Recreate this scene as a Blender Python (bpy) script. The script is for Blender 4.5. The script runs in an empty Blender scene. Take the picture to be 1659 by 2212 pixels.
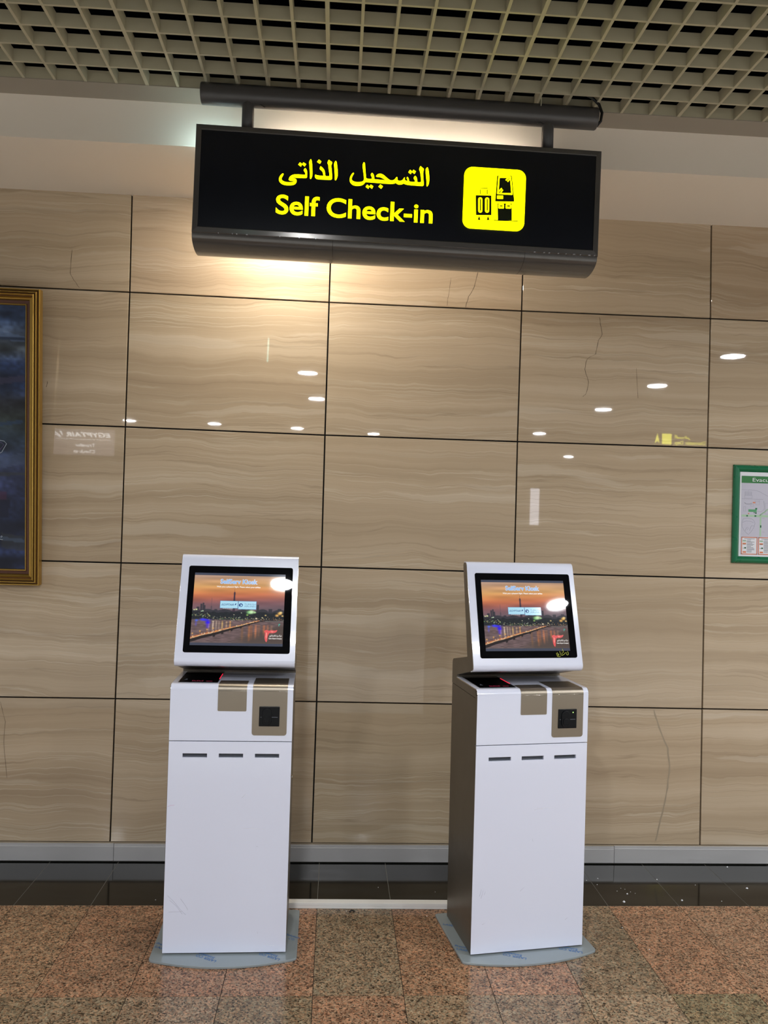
import bpy, bmesh, math, random
import numpy as np
from mathutils import Matrix, Vector

S = bpy.context.scene
COL = S.collection
R = math.radians

# ------------------------------------------------------------------ camera, world, exposure
F_PX, YAW, PITCH, ROLL, CAM_H = 1743.18, -0.058098, 0.0134893, 0.0287497, 1.5534
def camera():
    cd = bpy.data.cameras.new('camera'); cd.sensor_fit = 'HORIZONTAL'; cd.sensor_width = 36.0
    cd.lens = F_PX / 1659 * 36.0; cd.clip_start = 0.05; cd.clip_end = 100
    co = bpy.data.objects.new('camera', cd); COL.objects.link(co)
    cy, sy, cp, sp, cr, sr = math.cos(YAW), math.sin(YAW), math.cos(PITCH), math.sin(PITCH), math.cos(ROLL), math.sin(ROLL)
    f = Vector((-sy*cp, cy*cp, sp)); r0 = Vector((cy, sy, 0)); u0 = r0.cross(f)
    r = cr*r0 + sr*u0; u = -sr*r0 + cr*u0
    m = Matrix(((r.x, u.x, -f.x, 0), (r.y, u.y, -f.y, 0), (r.z, u.z, -f.z, CAM_H), (0, 0, 0, 1)))
    co.matrix_world = m; S.camera = co
camera()
w = bpy.data.worlds.new('world'); S.world = w; w.use_nodes = True
w.node_tree.nodes['Background'].inputs[0].default_value = (0.75, 0.85, 1, 1)
w.node_tree.nodes['Background'].inputs[1].default_value = 0.05
S.view_settings.view_transform = 'Standard'; S.view_settings.look = 'None'
S.view_settings.gamma = 1.0; S.view_settings.exposure = 0.0; S.view_settings.use_curve_mapping = False

LAMP = 520.0          # radiance of the round ceiling downlights
SOFFIT_LAMP = 520.0    # the downlight in the soffit behind the sign
YELLOW = 3.0          # lit yellow acrylic of the hanging sign

DW, ZC, ZS, YF, ZL, YL = 3.699, 3.1747, 3.0054, 3.184, 2.84, 1.84   # wall, grid, soffit, fascia, low ceiling

# ------------------------------------------------------------------ materials
def lin(c):
    return tuple(((v/255)/12.92 if v/255 <= 0.04045 else ((v/255+0.055)/1.055)**2.4) for v in c)
MATS = {}
def mat(name, col=(200,200,200), rough=0.5, metal=0.0, spec=0.5, emit=None, es=1.0, coat=0.0, bump=None, coat_r=0.03):
    if name in MATS: return MATS[name]
    m = bpy.data.materials.new(name); m.use_nodes = True
    nt = m.node_tree; b = nt.nodes['Principled BSDF']
    b.inputs['Base Color'].default_value = (*lin(col), 1); b.inputs['Roughness'].default_value = rough
    b.inputs['Metallic'].default_value = metal; b.inputs['Specular IOR Level'].default_value = spec
    b.inputs['Coat Weight'].default_value = coat; b.inputs['Coat Roughness'].default_value = coat_r
    if emit is not None:
        b.inputs['Emission Color'].default_value = (*emit, 1); b.inputs['Emission Strength'].default_value = es
    # every surface gets a faint procedural variation of its tone
    tc = nt.nodes.new('ShaderNodeTexCoord'); nz = nt.nodes.new('ShaderNodeTexNoise')
    nz.inputs['Scale'].default_value = bump[0] if bump else 18.0; nz.inputs['Detail'].default_value = 3
    nt.links.new(tc.outputs['Object'], nz.inputs['Vector'])
    mr = nt.nodes.new('ShaderNodeMapRange'); mr.inputs['To Min'].default_value = rough*0.9; mr.inputs['To Max'].default_value = rough*1.1
    nt.links.new(nz.outputs['Fac'], mr.inputs['Value']); nt.links.new(mr.outputs['Result'], b.inputs['Roughness'])
    if bump:
        bp = nt.nodes.new('ShaderNodeBump'); bp.inputs['Strength'].default_value = bump[1]; bp.inputs['Distance'].default_value = bump[2]
        nt.links.new(nz.outputs['Fac'], bp.inputs['Height']); nt.links.new(bp.outputs['Normal'], b.inputs['Normal'])
    MATS[name] = m
    return m

def nodes_of(m):
    nt = m.node_tree
    return nt, nt.nodes['Principled BSDF'], nt.nodes.new, nt.links.new

def marble():
    m = bpy.data.materials.new('polished_travertine'); m.use_nodes = True
    nt, b, N, L = nodes_of(m)
    tc = N('ShaderNodeTexCoord'); oi = N('ShaderNodeObjectInfo')
    sc = N('ShaderNodeMath'); sc.operation = 'MULTIPLY'; sc.inputs[1].default_value = 61.0; L(oi.outputs['Random'], sc.inputs[0])
    off = N('ShaderNodeCombineXYZ'); L(sc.outputs[0], off.inputs[0]); L(sc.outputs[0], off.inputs[1]); L(sc.outputs[0], off.inputs[2])
    add = N('ShaderNodeVectorMath'); add.operation = 'ADD'; L(tc.outputs['Object'], add.inputs[0]); L(off.outputs[0], add.inputs[1])
    # low frequency warp of the beds
    w1 = N('ShaderNodeTexNoise'); w1.inputs['Scale'].default_value = 1.9; w1.inputs['Detail'].default_value = 4; w1.inputs['Roughness'].default_value = 0.5
    mp0 = N('ShaderNodeMapping'); mp0.inputs['Scale'].default_value = (1.3, 1, 1.3); L(add.outputs[0], mp0.inputs['Vector']); L(mp0.outputs[0], w1.inputs['Vector'])
    w2 = N('ShaderNodeTexNoise'); w2.inputs['Scale'].default_value = 13; w2.inputs['Detail'].default_value = 3
    L(add.outputs[0], w2.inputs['Vector'])
    sep = N('ShaderNodeSeparateXYZ'); L(add.outputs[0], sep.inputs[0])
    a1 = N('ShaderNodeMath'); a1.operation = 'MULTIPLY_ADD'; a1.inputs[1].default_value = 0.11; L(w1.outputs['Fac'], a1.inputs[0]); L(sep.outputs['Z'], a1.inputs[2])
    a2 = N('ShaderNodeMath'); a2.operation = 'MULTIPLY_ADD'; a2.inputs[1].default_value = 0.010; L(w2.outputs['Fac'], a2.inputs[0]); L(a1.outputs[0], a2.inputs[2])
    def bed(sx, sz, detail, rough, seed):
        cx = N('ShaderNodeMath'); cx.operation = 'MULTIPLY'; cx.inputs[1].default_value = sx; L(sep.outputs['X'], cx.inputs[0])
        cz = N('ShaderNodeMath'); cz.operation = 'MULTIPLY'; cz.inputs[1].default_value = sz; L(a2.outputs[0], cz.inputs[0])
        cb = N('ShaderNodeCombineXYZ'); L(cx.outputs[0], cb.inputs[0]); cb.inputs[1].default_value = seed; L(cz.outputs[0], cb.inputs[2])
        n = N('ShaderNodeTexNoise'); n.inputs['Scale'].default_value = 1; n.inputs['Detail'].default_value = detail; n.inputs['Roughness'].default_value = rough
        L(cb.outputs[0], n.inputs['Vector']); return n.outputs['Fac']
    def ramp(src, stops):
        r = N('ShaderNodeValToRGB'); L(src, r.inputs[0])
        e = r.color_ramp.elements
        while len(e) < len(stops): e.new(0.5)
        for i, (p, c) in enumerate(stops):
            e[i].position = p; e[i].color = (*c, 1) if isinstance(c, tuple) else (c, c, c, 1)
        return r.outputs[0]
    base = ramp(bed(0.22, 10, 3, 0.55, 1.0), [(0.25, lin((169,148,123))), (0.42, lin((182,162,136))), (0.56, lin((191,171,145))), (0.75, lin((207,189,165)))])
    fine = ramp(bed(0.7, 120, 3, 0.6, 5.0), [(0.3, 0.95), (0.5, 1.0), (0.72, 1.03)])
    # thin pale and thin brown veins that follow the beds
    def vein(sx, sz, seed, width):
        f = bed(sx, sz, 2.5, 0.6, seed)
        s_ = N('ShaderNodeMath'); s_.operation = 'SUBTRACT'; s_.inputs[1].default_value = 0.5; L(f, s_.inputs[0])
        ab = N('ShaderNodeMath'); ab.operation = 'ABSOLUTE'; L(s_.outputs[0], ab.inputs[0])
        mr = N('ShaderNodeMapRange'); mr.inputs['From Min'].default_value = 0.0; mr.inputs['From Max'].default_value = width
        mr.inputs['To Min'].default_value = 1; mr.inputs['To Max'].default_value = 0; L(ab.outputs[0], mr.inputs['Value'])
        return mr.outputs['Result']
    # veins gather in zones
    zone = N('ShaderNodeMapRange'); L(bed(0.5, 5.5, 1, 0.5, 21.0), zone.inputs['Value']); zone.inputs['From Min'].default_value = 0.40; zone.inputs['From Max'].default_value = 0.62
    mul = N('ShaderNodeMixRGB'); mul.blend_type = 'MULTIPLY'; mul.inputs[0].default_value = 1; L(base, mul.inputs[1]); L(fine, mul.inputs[2])
    v1 = N('ShaderNodeMath'); v1.operation = 'MULTIPLY'; L(vein(0.45, 30, 9.0, 0.024), v1.inputs[0]); L(zone.outputs[0], v1.inputs[1])
    v1b = N('ShaderNodeMath'); v1b.operation = 'MULTIPLY'; v1b.inputs[1].default_value = 0.5; L(v1.outputs[0], v1b.inputs[0])
    m1 = N('ShaderNodeMixRGB'); L(v1b.outputs[0], m1.inputs[0]); L(mul.outputs[0], m1.inputs[1]); m1.inputs[2].default_value = (*lin((214,201,179)), 1)
    v2 = N('ShaderNodeMath'); v2.operation = 'MULTIPLY'; v2.inputs[1].default_value = 0.27; L(vein(0.22, 13, 33.0, 0.010), v2.inputs[0])
    m2 = N('ShaderNodeMixRGB'); L(v2.outputs[0], m2.inputs[0]); L(m1.outputs[0], m2.inputs[1]); m2.inputs[2].default_value = (*lin((126,108,88)), 1)
    # broad pale lenses
    v3 = ramp(bed(0.6, 9, 2, 0.5, 47.0), [(0.63, 0.0), (0.65, 0.34), (0.9, 0.5)])
    m3 = N('ShaderNodeMixRGB'); L(v3, m3.inputs[0]); L(m2.outputs[0], m3.inputs[1]); m3.inputs[2].default_value = (*lin((212,198,178)), 1)
    tint = N('ShaderNodeMixRGB'); tint.blend_type = 'MULTIPLY'; tint.inputs[0].default_value = 1; L(m3.outputs[0], tint.inputs[1]); L(oi.outputs['Color'], tint.inputs[2])
    L(tint.outputs[0], b.inputs['Base Color'])
    b.inputs['Roughness'].default_value = 0.02; b.inputs['Specular IOR Level'].default_value = 0.42
    return m

def granite():
    m = bpy.data.materials.new('speckled_granite'); m.use_nodes = True
    nt, b, N, L = nodes_of(m)
    tc = N('ShaderNodeTexCoord'); oi = N('ShaderNodeObjectInfo')
    sc = N('ShaderNodeMath'); sc.operation = 'MULTIPLY'; sc.inputs[1].default_value = 37.0; L(oi.outputs['Random'], sc.inputs[0])
    add = N('ShaderNodeVectorMath'); add.operation = 'ADD'; L(tc.outputs['Object'], add.inputs[0]); L(sc.outputs[0], add.inputs[1])
    nz0 = N('ShaderNodeTexNoise'); nz0.inputs['Scale'].default_value = 90; nz0.inputs['Detail'].default_value = 2; L(add.outputs[0], nz0.inputs['Vector'])
    wv = N('ShaderNodeVectorMath'); wv.operation = 'SCALE'; wv.inputs['Scale'].default_value = 0.012; L(nz0.outputs['Color'], wv.inputs[0])
    ad2 = N('ShaderNodeVectorMath'); ad2.operation = 'ADD'; L(add.outputs[0], ad2.inputs[0]); L(wv.outputs[0], ad2.inputs[1])
    vo = N('ShaderNodeTexVoronoi'); vo.inputs['Scale'].default_value = 190; L(ad2.outputs[0], vo.inputs['Vector'])
    sp = N('ShaderNodeSeparateColor'); L(vo.outputs['Color'], sp.inputs[0])
    r1 = N('ShaderNodeValToRGB'); L(sp.outputs[0], r1.inputs[0]); e = r1.color_ramp.elements
    for _ in range(4): e.new(0.5)
    for i, (p, c) in enumerate([(0.0, 0.10), (0.15, 0.33), (0.32, 0.70), (0.6, 0.98), (0.85, 1.25), (1.0, 1.6)]):
        e[i].position = p; e[i].color = (c, c, c*0.97, 1)
    cl = N('ShaderNodeTexNoise'); cl.inputs['Scale'].default_value = 22; cl.inputs['Detail'].default_value = 3; L(add.outputs[0], cl.inputs['Vector'])
    mr = N('ShaderNodeMapRange'); mr.inputs['From Min'].default_value = 0.3; mr.inputs['From Max'].default_value = 0.7; mr.inputs['To Min'].default_value = 0.78; mr.inputs['To Max'].default_value = 1.18; L(cl.outputs['Fac'], mr.inputs['Value'])
    mu = N('ShaderNodeMixRGB'); mu.blend_type = 'MULTIPLY'; mu.inputs[0].default_value = 1; L(r1.outputs[0], mu.inputs[1]); L(mr.outputs[0], mu.inputs[2])
    # reddish and olive grains around the tile's own tint
    hr = N('ShaderNodeMixRGB'); L(sp.outputs[1], hr.inputs[0]); hr.inputs[1].default_value = (1.18, 0.93, 0.80, 1); hr.inputs[2].default_value = (0.90, 1.04, 1.06, 1)
    mu2 = N('ShaderNodeMixRGB'); mu2.blend_type = 'MULTIPLY'; mu2.inputs[0].default_value = 1; L(mu.outputs[0], mu2.inputs[1]); L(hr.outputs[0], mu2.inputs[2])
    mu3 = N('ShaderNodeMixRGB'); mu3.blend_type = 'MULTIPLY'; mu3.inputs[0].default_value = 1; L(mu2.outputs[0], mu3.inputs[1]); L(oi.outputs['Color'], mu3.inputs[2])
    L(mu3.outputs[0], b.inputs['Base Color']); b.inputs['Roughness'].default_value = 0.19; b.inputs['Specular IOR Level'].default_value = 0.26
    bp = N('ShaderNodeBump'); bp.inputs['Strength'].default_value = 0.16; bp.inputs['Distance'].default_value = 0.0006
    L(sp.outputs[2], bp.inputs['Height']); L(bp.outputs['Normal'], b.inputs['Normal'])
    return m

def brushed(name, col, rough, stretch, amp=0.12):
    m = bpy.data.materials.new(name); m.use_nodes = True
    nt, b, N, L = nodes_of(m)
    tc = N('ShaderNodeTexCoord'); mp = N('ShaderNodeMapping'); mp.inputs['Scale'].default_value = stretch
    L(tc.outputs['Object'], mp.inputs['Vector']); n = N('ShaderNodeTexNoise'); n.inputs['Scale'].default_value = 1; n.inputs['Detail'].default_value = 5; n.inputs['Roughness'].default_value = 0.7
    L(mp.outputs[0], n.inputs['Vector'])
    mr = N('ShaderNodeMapRange'); mr.inputs['To Min'].default_value = max(0.02, rough-amp); mr.inputs['To Max'].default_value = rough+amp; L(n.outputs['Fac'], mr.inputs['Value'])
    L(mr.outputs[0], b.inputs['Roughness']); b.inputs['Metallic'].default_value = 1.0
    b.inputs['Base Color'].default_value = (*lin(col), 1)
    bp = N('ShaderNodeBump'); bp.inputs['Strength'].default_value = 0.05; bp.inputs['Distance'].default_value = 0.0005; L(n.outputs['Fac'], bp.inputs['Height']); L(bp.outputs[0], b.inputs['Normal'])
    MATS[name] = m
    return m

def vcol_mat(name, rough, emit=0.0, spec=0.5, base=1.0):
    m = bpy.data.materials.new(name); m.use_nodes = True
    nt, b, N, L = nodes_of(m)
    a = N('ShaderNodeVertexColor'); a.layer_name = 'print'
    if emit > 0:
        L(a.outputs[0], b.inputs['Emission Color']); b.inputs['Emission Strength'].default_value = emit
        b.inputs['Base Color'].default_value = (0.01, 0.01, 0.012, 1)
    else:
        L(a.outputs[0], b.inputs['Base Color'])
    b.inputs['Roughness'].default_value = rough; b.inputs['Specular IOR Level'].default_value = spec
    return m

M_MARBLE, M_GRANITE = marble(), granite()
M_WHITE = mat('white_gloss_metal', (226,230,248), 0.22, 0.0, 0.5, coat=0.6, coat_r=0.06)
M_TAUPE = mat('taupe_painted_metal', (112,104,93), 0.38, 0.55, 0.5)
M_EDGE = mat('polished_edge', (215,212,205), 0.14, 1.0)
M_STEEL = brushed('brushed_steel', (150,142,130), 0.30, (6, 6, 420))
M_SKIRT = brushed('scuffed_steel', (206,205,206), 0.44, (4, 6, 40), 0.2); M_SKIRT.node_tree.nodes['Principled BSDF'].inputs['Metallic'].default_value = 0.5
M_BLACKGLASS = mat('black_glass', (5,6,9), 0.012, 0.0, 0.55)
M_BLACKPL = mat('black_plastic', (6,8,13), 0.35, spec=0.25)
M_GREYIN = mat('slot_grey', (96,100,110), 0.5)
M_DARK = mat('joint_dark', (10,9,9), 0.9)
M_PAINT = mat('white_ceiling_paint', (238,226,210), 0.85, spec=0.2, bump=(60, 0.05, 0.001))
M_GRID = mat('grid_cream_enamel', (180,172,146), 0.5, spec=0.4)
M_FLANGE = mat('flange_beige_enamel', (156,146,132), 0.6)
M_PLENUM = mat('plenum_dark', (6,7,14), 0.9, spec=0.1)
M_SIGN = mat('sign_grey_enamel', (94,91,88), 0.15, 0.35, 0.5)
M_PIPE = mat('pipe_grey_enamel', (78,75,74), 0.35, 0.2, 0.5)
M_PANEL = mat('sign_black_acrylic', (17,20,28), 0.30, 0.0, 0.5)
M_LITE = mat('lit_yellow_acrylic', (235,240,0), 0.4, emit=(1.0, 0.98, 0.0), es=YELLOW)
M_SIDE = mat('acrylic_side_green', (70,80,0), 0.5, emit=(0.35, 0.38, 0.0), es=0.12)
M_BLACKTILE = mat('black_porcelain', (13,14,12), 0.10, 0.0, 0.5)
M_GROUT = mat('grey_grout', (128,126,118), 0.9)
M_GROUTD = mat('dark_grout', (40,34,30), 0.9)
M_ALU = mat('white_aluminium', (246,246,244), 0.3, 0.0)
M_FILM = mat('plastic_film_plate', (150,160,164), 0.25, 0.2)
M_BLUE = mat('blue_print', (38,98,160), 0.5)
M_WALLP = mat('hall_wall_paint', (222,222,222), 0.8)
M_HALLC = mat('hall_ceiling_paint', (66,64,62), 0.85)
M_HALLF = mat('hall_floor', (216,214,208), 0.4)
M_GREEN = mat('green_frame', (0,104,66), 0.28, 0.0, 0.5, coat=0.3)
M_LAMP = mat('lamp_diffuser', (255,255,255), 0.5, emit=(0.98, 1.0, 1.02), es=LAMP)
M_LAMPW = mat('warm_lamp_diffuser', (255,255,255), 0.5, emit=(1.0, 0.93, 0.80), es=SOFFIT_LAMP)
M_WIRE = mat('black_cable', (12,12,12), 0.5)

# ------------------------------------------------------------------ helpers
def tag(o, label=None, cat=None, group=None, kind=None):
    if label: o['label'] = label
    if cat: o['category'] = cat
    if group: o['group'] = group
    if kind: o['kind'] = kind
    return o
def empty(name, loc=(0,0,0), rz=0.0, parent=None):
    o = bpy.data.objects.new(name, None); COL.objects.link(o); o.location = loc; o.rotation_euler = (0, 0, rz); o.empty_display_size = 0.1
    if parent: o.parent = parent
    return o
def mesh_obj(name, verts, faces, m, parent=None, smooth=False, mw=None, loc=None):
    me = bpy.data.meshes.new(name); me.from_pydata([tuple(v) for v in verts], [], faces); me.update()
    bm = bmesh.new(); bm.from_mesh(me); bmesh.ops.recalc_face_normals(bm, faces=bm.faces); bm.to_mesh(me); bm.free()
    if m: me.materials.append(m)
    if smooth:
        for p in me.polygons: p.use_smooth = True
    o = bpy.data.objects.new(name, me); COL.objects.link(o)
    if parent: o.parent = parent
    if mw is not None: o.matrix_local = mw
    if loc is not None: o.location = loc
    return o
def boxvf(x0, x1, y0, y1, z0, z1, base=0):
    v = [(x0,y0,z0),(x1,y0,z0),(x1,y1,z0),(x0,y1,z0),(x0,y0,z1),(x1,y0,z1),(x1,y1,z1),(x0,y1,z1)]
    f = [(0,3,2,1),(4,5,6,7),(0,1,5,4),(1,2,6,5),(2,3,7,6),(3,0,4,7)]
    return v, [tuple(i+base for i in q) for q in f]
def box(name, x0, x1, y0, y1, z0, z1, m, parent=None, bev=0.0, mw=None):
    v, f = boxvf(x0, x1, y0, y1, z0, z1)
    o = mesh_obj(name, v, f, m, parent, mw=mw)
    if bev: bevel(o, bev)
    return o
def bevel(o, wdt, seg=2):
    md = o.modifiers.new('bevel', 'BEVEL'); md.width = wdt; md.segments = seg; md.limit_method = 'ANGLE'; md.angle_limit = R(40)
    return o
def boxes(name, lst, m, parent=None, mw=None, stuff=False):
    if not stuff:
        for b in lst: o = box(name, *b, m, parent, mw=mw)
        return o
    V, Fc = [], []
    for b in lst:
        v, f = boxvf(*b, base=len(V)); V += v; Fc += f
    return tag(mesh_obj(name, V, Fc, m, parent, mw=mw), kind='stuff')
def round_poly(pts, radii, seg=6):
    out = []; n = len(pts)
    for i in range(n):
        p = Vector(pts[i]); r = radii[i] if isinstance(radii, (list, tuple)) else radii
        a = Vector(pts[i-1]) - p; b = Vector(pts[(i+1) % n]) - p
        if r <= 0 or a.length < 1e-9 or b.length < 1e-9: out.append(tuple(p)); continue
        an = a.normalized(); bn = b.normalized(); ang = an.angle(bn)
        if ang > R(178): out.append(tuple(p)); continue
        d = min(r/math.tan(ang/2), a.length*0.49, b.length*0.49); rr = d*math.tan(ang/2)
        c = p + (an+bn).normalized()*(rr/math.sin(ang/2))
        s = p+an*d-c; e = p+bn*d-c; a0 = math.atan2(s.y, s.x); a1 = math.atan2(e.y, e.x)
        da = (a1-a0+math.pi) % (2*math.pi)-math.pi
        for k in range(seg+1):
            t = a0+da*k/seg; out.append((c.x+rr*math.cos(t), c.y+rr*math.sin(t)))
    return out
def prism_x(name, prof, x0, x1, m, parent=None, bev=0.0, smooth=False):
    """closed (y,z) outline pushed along x"""
    n = len(prof)
    V = [(x0, y, z) for y, z in prof]+[(x1, y, z) for y, z in prof]
    Fc = [tuple(range(n)), tuple(range(2*n-1, n-1, -1))]+[(i, (i+1) % n, n+(i+1) % n, n+i) for i in range(n)]
    o = mesh_obj(name, V, Fc, m, parent)
    if bev: bevel(o, bev)
    return o
def prism_z(name, prof, z0, z1, m, parent=None, mw=None, bev=0.0, tri=False):
    n = len(prof)
    V = [(x, y, z0) for x, y in prof]+[(x, y, z1) for x, y in prof]
    Fc = [tuple(range(n)), tuple(range(2*n-1, n-1, -1))]+[(i, (i+1) % n, n+(i+1) % n, n+i) for i in range(n)]
    o = mesh_obj(name, V, Fc, m, parent, mw=mw)
    if bev: bevel(o, bev)
    return o
def multi_prism(name, polys, z0, z1, m, parent=None, mw=None, mside=None):
    V, Fc, mi = [], [], []
    for prof in polys:
        n = len(prof); b = len(V)
        V += [(x, y, z0) for x, y in prof]+[(x, y, z1) for x, y in prof]
        Fc += [tuple(b+i for i in range(n)), tuple(b+i for i in range(2*n-1, n-1, -1))]; mi += [0, 0]
        Fc += [(b+i, b+(i+1) % n, b+n+(i+1) % n, b+n+i) for i in range(n)]; mi += [1]*n
    o = mesh_obj(name, V, Fc, m, parent, mw=mw)
    if mside:
        o.data.materials.append(mside)
        for p, k in zip(o.data.polygons, mi): p.material_index = k
    return o
def tube(name, pts, r, m, parent=None, seg=12, caps=True, mw=None):
    V, Fc = [], []; n = len(pts); P = [Vector(p) for p in pts]; prev = None
    for i, p in enumerate(P):
        d = (P[min(i+1, n-1)]-P[max(i-1, 0)]).normalized()
        a = prev if prev is not None else (Vector((0,0,1)) if abs(d.z) < 0.9 else Vector((1,0,0)))
        a = (a-d*a.dot(d)).normalized(); b = d.cross(a); prev = a
        rr = r[i] if isinstance(r, (list, tuple)) else r
        for k in range(seg):
            t = 2*math.pi*k/seg; V.append(p+(a*math.cos(t)+b*math.sin(t))*rr)
    for i in range(n-1):
        for k in range(seg):
            Fc.append((i*seg+k, i*seg+(k+1) % seg, (i+1)*seg+(k+1) % seg, (i+1)*seg+k))
    if caps: Fc += [tuple(range(seg)), tuple(range((n-1)*seg, n*seg))]
    o = mesh_obj(name, V, Fc, m, parent, mw=mw)
    for p in o.data.polygons: p.use_smooth = len(p.vertices) == 4
    return o
def frame_mould(name, x0, x1, y0, y1, prof, m, parent=None, mw=None, smooth=False):
    """mitred rectangular frame; prof = closed list of (inset, height)"""
    n = len(prof); V, Fc = [], []
    for cx, cy, sx, sy in ((x0, y0, 1, 1), (x1, y0, -1, 1), (x1, y1, -1, -1), (x0, y1, 1, -1)):
        for i, h in prof: V.append((cx+sx*i, cy+sy*i, h))
    for c in range(4):
        d = (c+1) % 4
        for i in range(n):
            j = (i+1) % n; Fc.append((c*n+i, c*n+j, d*n+j, d*n+i))
    return mesh_obj(name, V, Fc, m, parent, mw=mw, smooth=smooth)
def sheet_path(path, th):
    """offset path (y,z) to the left by th, returns the two lines"""
    n = len(path); out = []
    for i in range(n):
        a = Vector(path[max(i-1, 0)]); b = Vector(path[min(i+1, n-1)]); d = (b-a).normalized()
        out.append((path[i][0]-d.y*th, path[i][1]+d.x*th))
    return out
def wrap_strip(name, path, x0, x1, th, m, parent=None, rc=0.0, rc2=0.0):
    """bent sheet following path (y,z), outer face on the path, th = thickness to its left; rounded ends"""
    # resample so that the rounded end is smooth
    P = [Vector(p) for p in path]; S_ = [0]
    for a, b in zip(P, P[1:]): S_.append(S_[-1]+(b-a).length)
    T = S_[-1]; ts = set(S_)
    if rc: ts |= {rc*(1-math.cos(math.pi/2*k/6)) for k in range(7)}
    if rc2: ts |= {T-rc2*(1-math.cos(math.pi/2*k/6)) for k in range(7)}
    ts = sorted(t for t in ts if 0 <= t <= T)
    q = [ts[0]]
    for t in ts[1:]:
        if t-q[-1] > 1e-6: q.append(t)
    def at(t):
        for i in range(len(P)-1):
            if t <= S_[i+1]+1e-9:
                k = (t-S_[i])/max(1e-9, S_[i+1]-S_[i]); return P[i].lerp(P[i+1], k)
        return P[-1]
    pts = [tuple(at(t)) for t in q]; inn = sheet_path(pts, th); V = []
    for t, a, b in zip(q, pts, inn):
        ins = 0.0
        if rc and t < rc: ins = rc-math.sqrt(max(0, rc*rc-(rc-t)**2))
        if rc2 and T-t < rc2: ins = rc2-math.sqrt(max(0, rc2*rc2-(rc2-(T-t))**2))
        V += [(x0+ins, *a), (x1-ins, *a), (x1-ins, *b), (x0+ins, *b)]
    Fc = []
    for i in range(len(q)-1):
        b = i*4
        for k in range(4): Fc.append((b+k, b+(k+1) % 4, b+4+(k+1) % 4, b+4+k))
    e = (len(q)-1)*4; Fc += [(0, 1, 2, 3), (e, e+1, e+2, e+3)]
    o = mesh_obj(name, V, Fc, m, parent)
    bm = bmesh.new(); bm.from_mesh(o.data); bmesh.ops.remove_doubles(bm, verts=bm.verts, dist=1e-6); bm.to_mesh(o.data); bm.free()
    for p in o.data.polygons: p.use_smooth = True
    o.data.set_sharp_from_angle(angle=R(50))
    return o
def plate_holes(name, xs, zs, y0, y1, holes, m, parent=None, mw=None):
    """vertical plate (front at y0) divided by xs, zs; cells (i,j) in holes are open"""
    V, Fc = [], []; idx = {}
    def vid(i, j, k):
        if (i, j, k) not in idx: idx[(i, j, k)] = len(V); V.append((xs[i], (y0, y1)[k], zs[j]))
        return idx[(i, j, k)]
    nx, nz = len(xs)-1, len(zs)-1
    full = lambda i, j: 0 <= i < nx and 0 <= j < nz and (i, j) not in holes
    for i in range(nx):
        for j in range(nz):
            if not full(i, j): continue
            for k in (0, 1): Fc.append((vid(i,j,k), vid(i+1,j,k), vid(i+1,j+1,k), vid(i,j+1,k)))
            if not full(i-1, j): Fc.append((vid(i,j,0), vid(i,j+1,0), vid(i,j+1,1), vid(i,j,1)))
            if not full(i+1, j): Fc.append((vid(i+1,j,0), vid(i+1,j+1,0), vid(i+1,j+1,1), vid(i+1,j,1)))
            if not full(i, j-1): Fc.append((vid(i,j,0), vid(i+1,j,0), vid(i+1,j,1), vid(i,j,1)))
            if not full(i, j+1): Fc.append((vid(i,j+1,0), vid(i+1,j+1,0), vid(i+1,j+1,1), vid(i,j+1,1)))
    return mesh_obj(name, V, Fc, m, parent, mw=mw)

AR = {'isolated': {}}
def text(name, body, m, parent, x0, x1, yb, h=None, bold=0.0, extrude=0.0, z=0.0, mw=None, align_center=False, shear=0.0, mside=None, sq=None, res=3):
    """writing turned into a mesh: fitted between x0 and x1, baseline yb; h fixes the capital height"""
    cu = bpy.data.curves.new('writing', 'FONT'); cu.body = body; cu.size = 1.0; cu.offset = bold; cu.shear = shear; cu.resolution_u = res
    cu.extrude = 0.001
    t = bpy.data.objects.new('writing', cu); COL.objects.link(t)
    bpy.context.view_layer.update()
    me = bpy.data.meshes.new_from_object(t.evaluated_get(bpy.context.evaluated_depsgraph_get()))
    bpy.data.objects.remove(t); bpy.data.curves.remove(cu)
    co = np.empty(len(me.vertices)*3); me.vertices.foreach_get('co', co); co = co.reshape(-1, 3)
    sx = (x1-x0)/(co[:,0].max()-co[:,0].min())
    sy = sx if h is None else h/0.72
    top = co[:,2] > 0
    co[:,0] = x0+(co[:,0]-co[:,0].min())*sx; co[:,1] = yb+co[:,1]*sy
    co[:,2] = np.where(top, z+max(extrude, 1e-5), z)
    me.vertices.foreach_set('co', co.ravel()); me.update(); me.materials.clear(); me.materials.append(m)
    if mside:
        me.materials.append(mside)
        for p in me.polygons:
            p.material_index = 0 if abs(p.normal.z) > 0.5 else 1
    o = bpy.data.objects.new(name, me); COL.objects.link(o); o.name = name
    if parent: o.parent = parent
    if mw is not None: o.matrix_local = mw
    return o
def plane_mw(origin, xdir, ydir):
    x = Vector(xdir).normalized(); y = Vector(ydir).normalized(); z = x.cross(y)
    return Matrix(((x.x, y.x, z.x, origin[0]), (x.y, y.y, z.y, origin[1]), (x.z, y.z, z.z, origin[2]), (0,0,0,1)))
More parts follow.
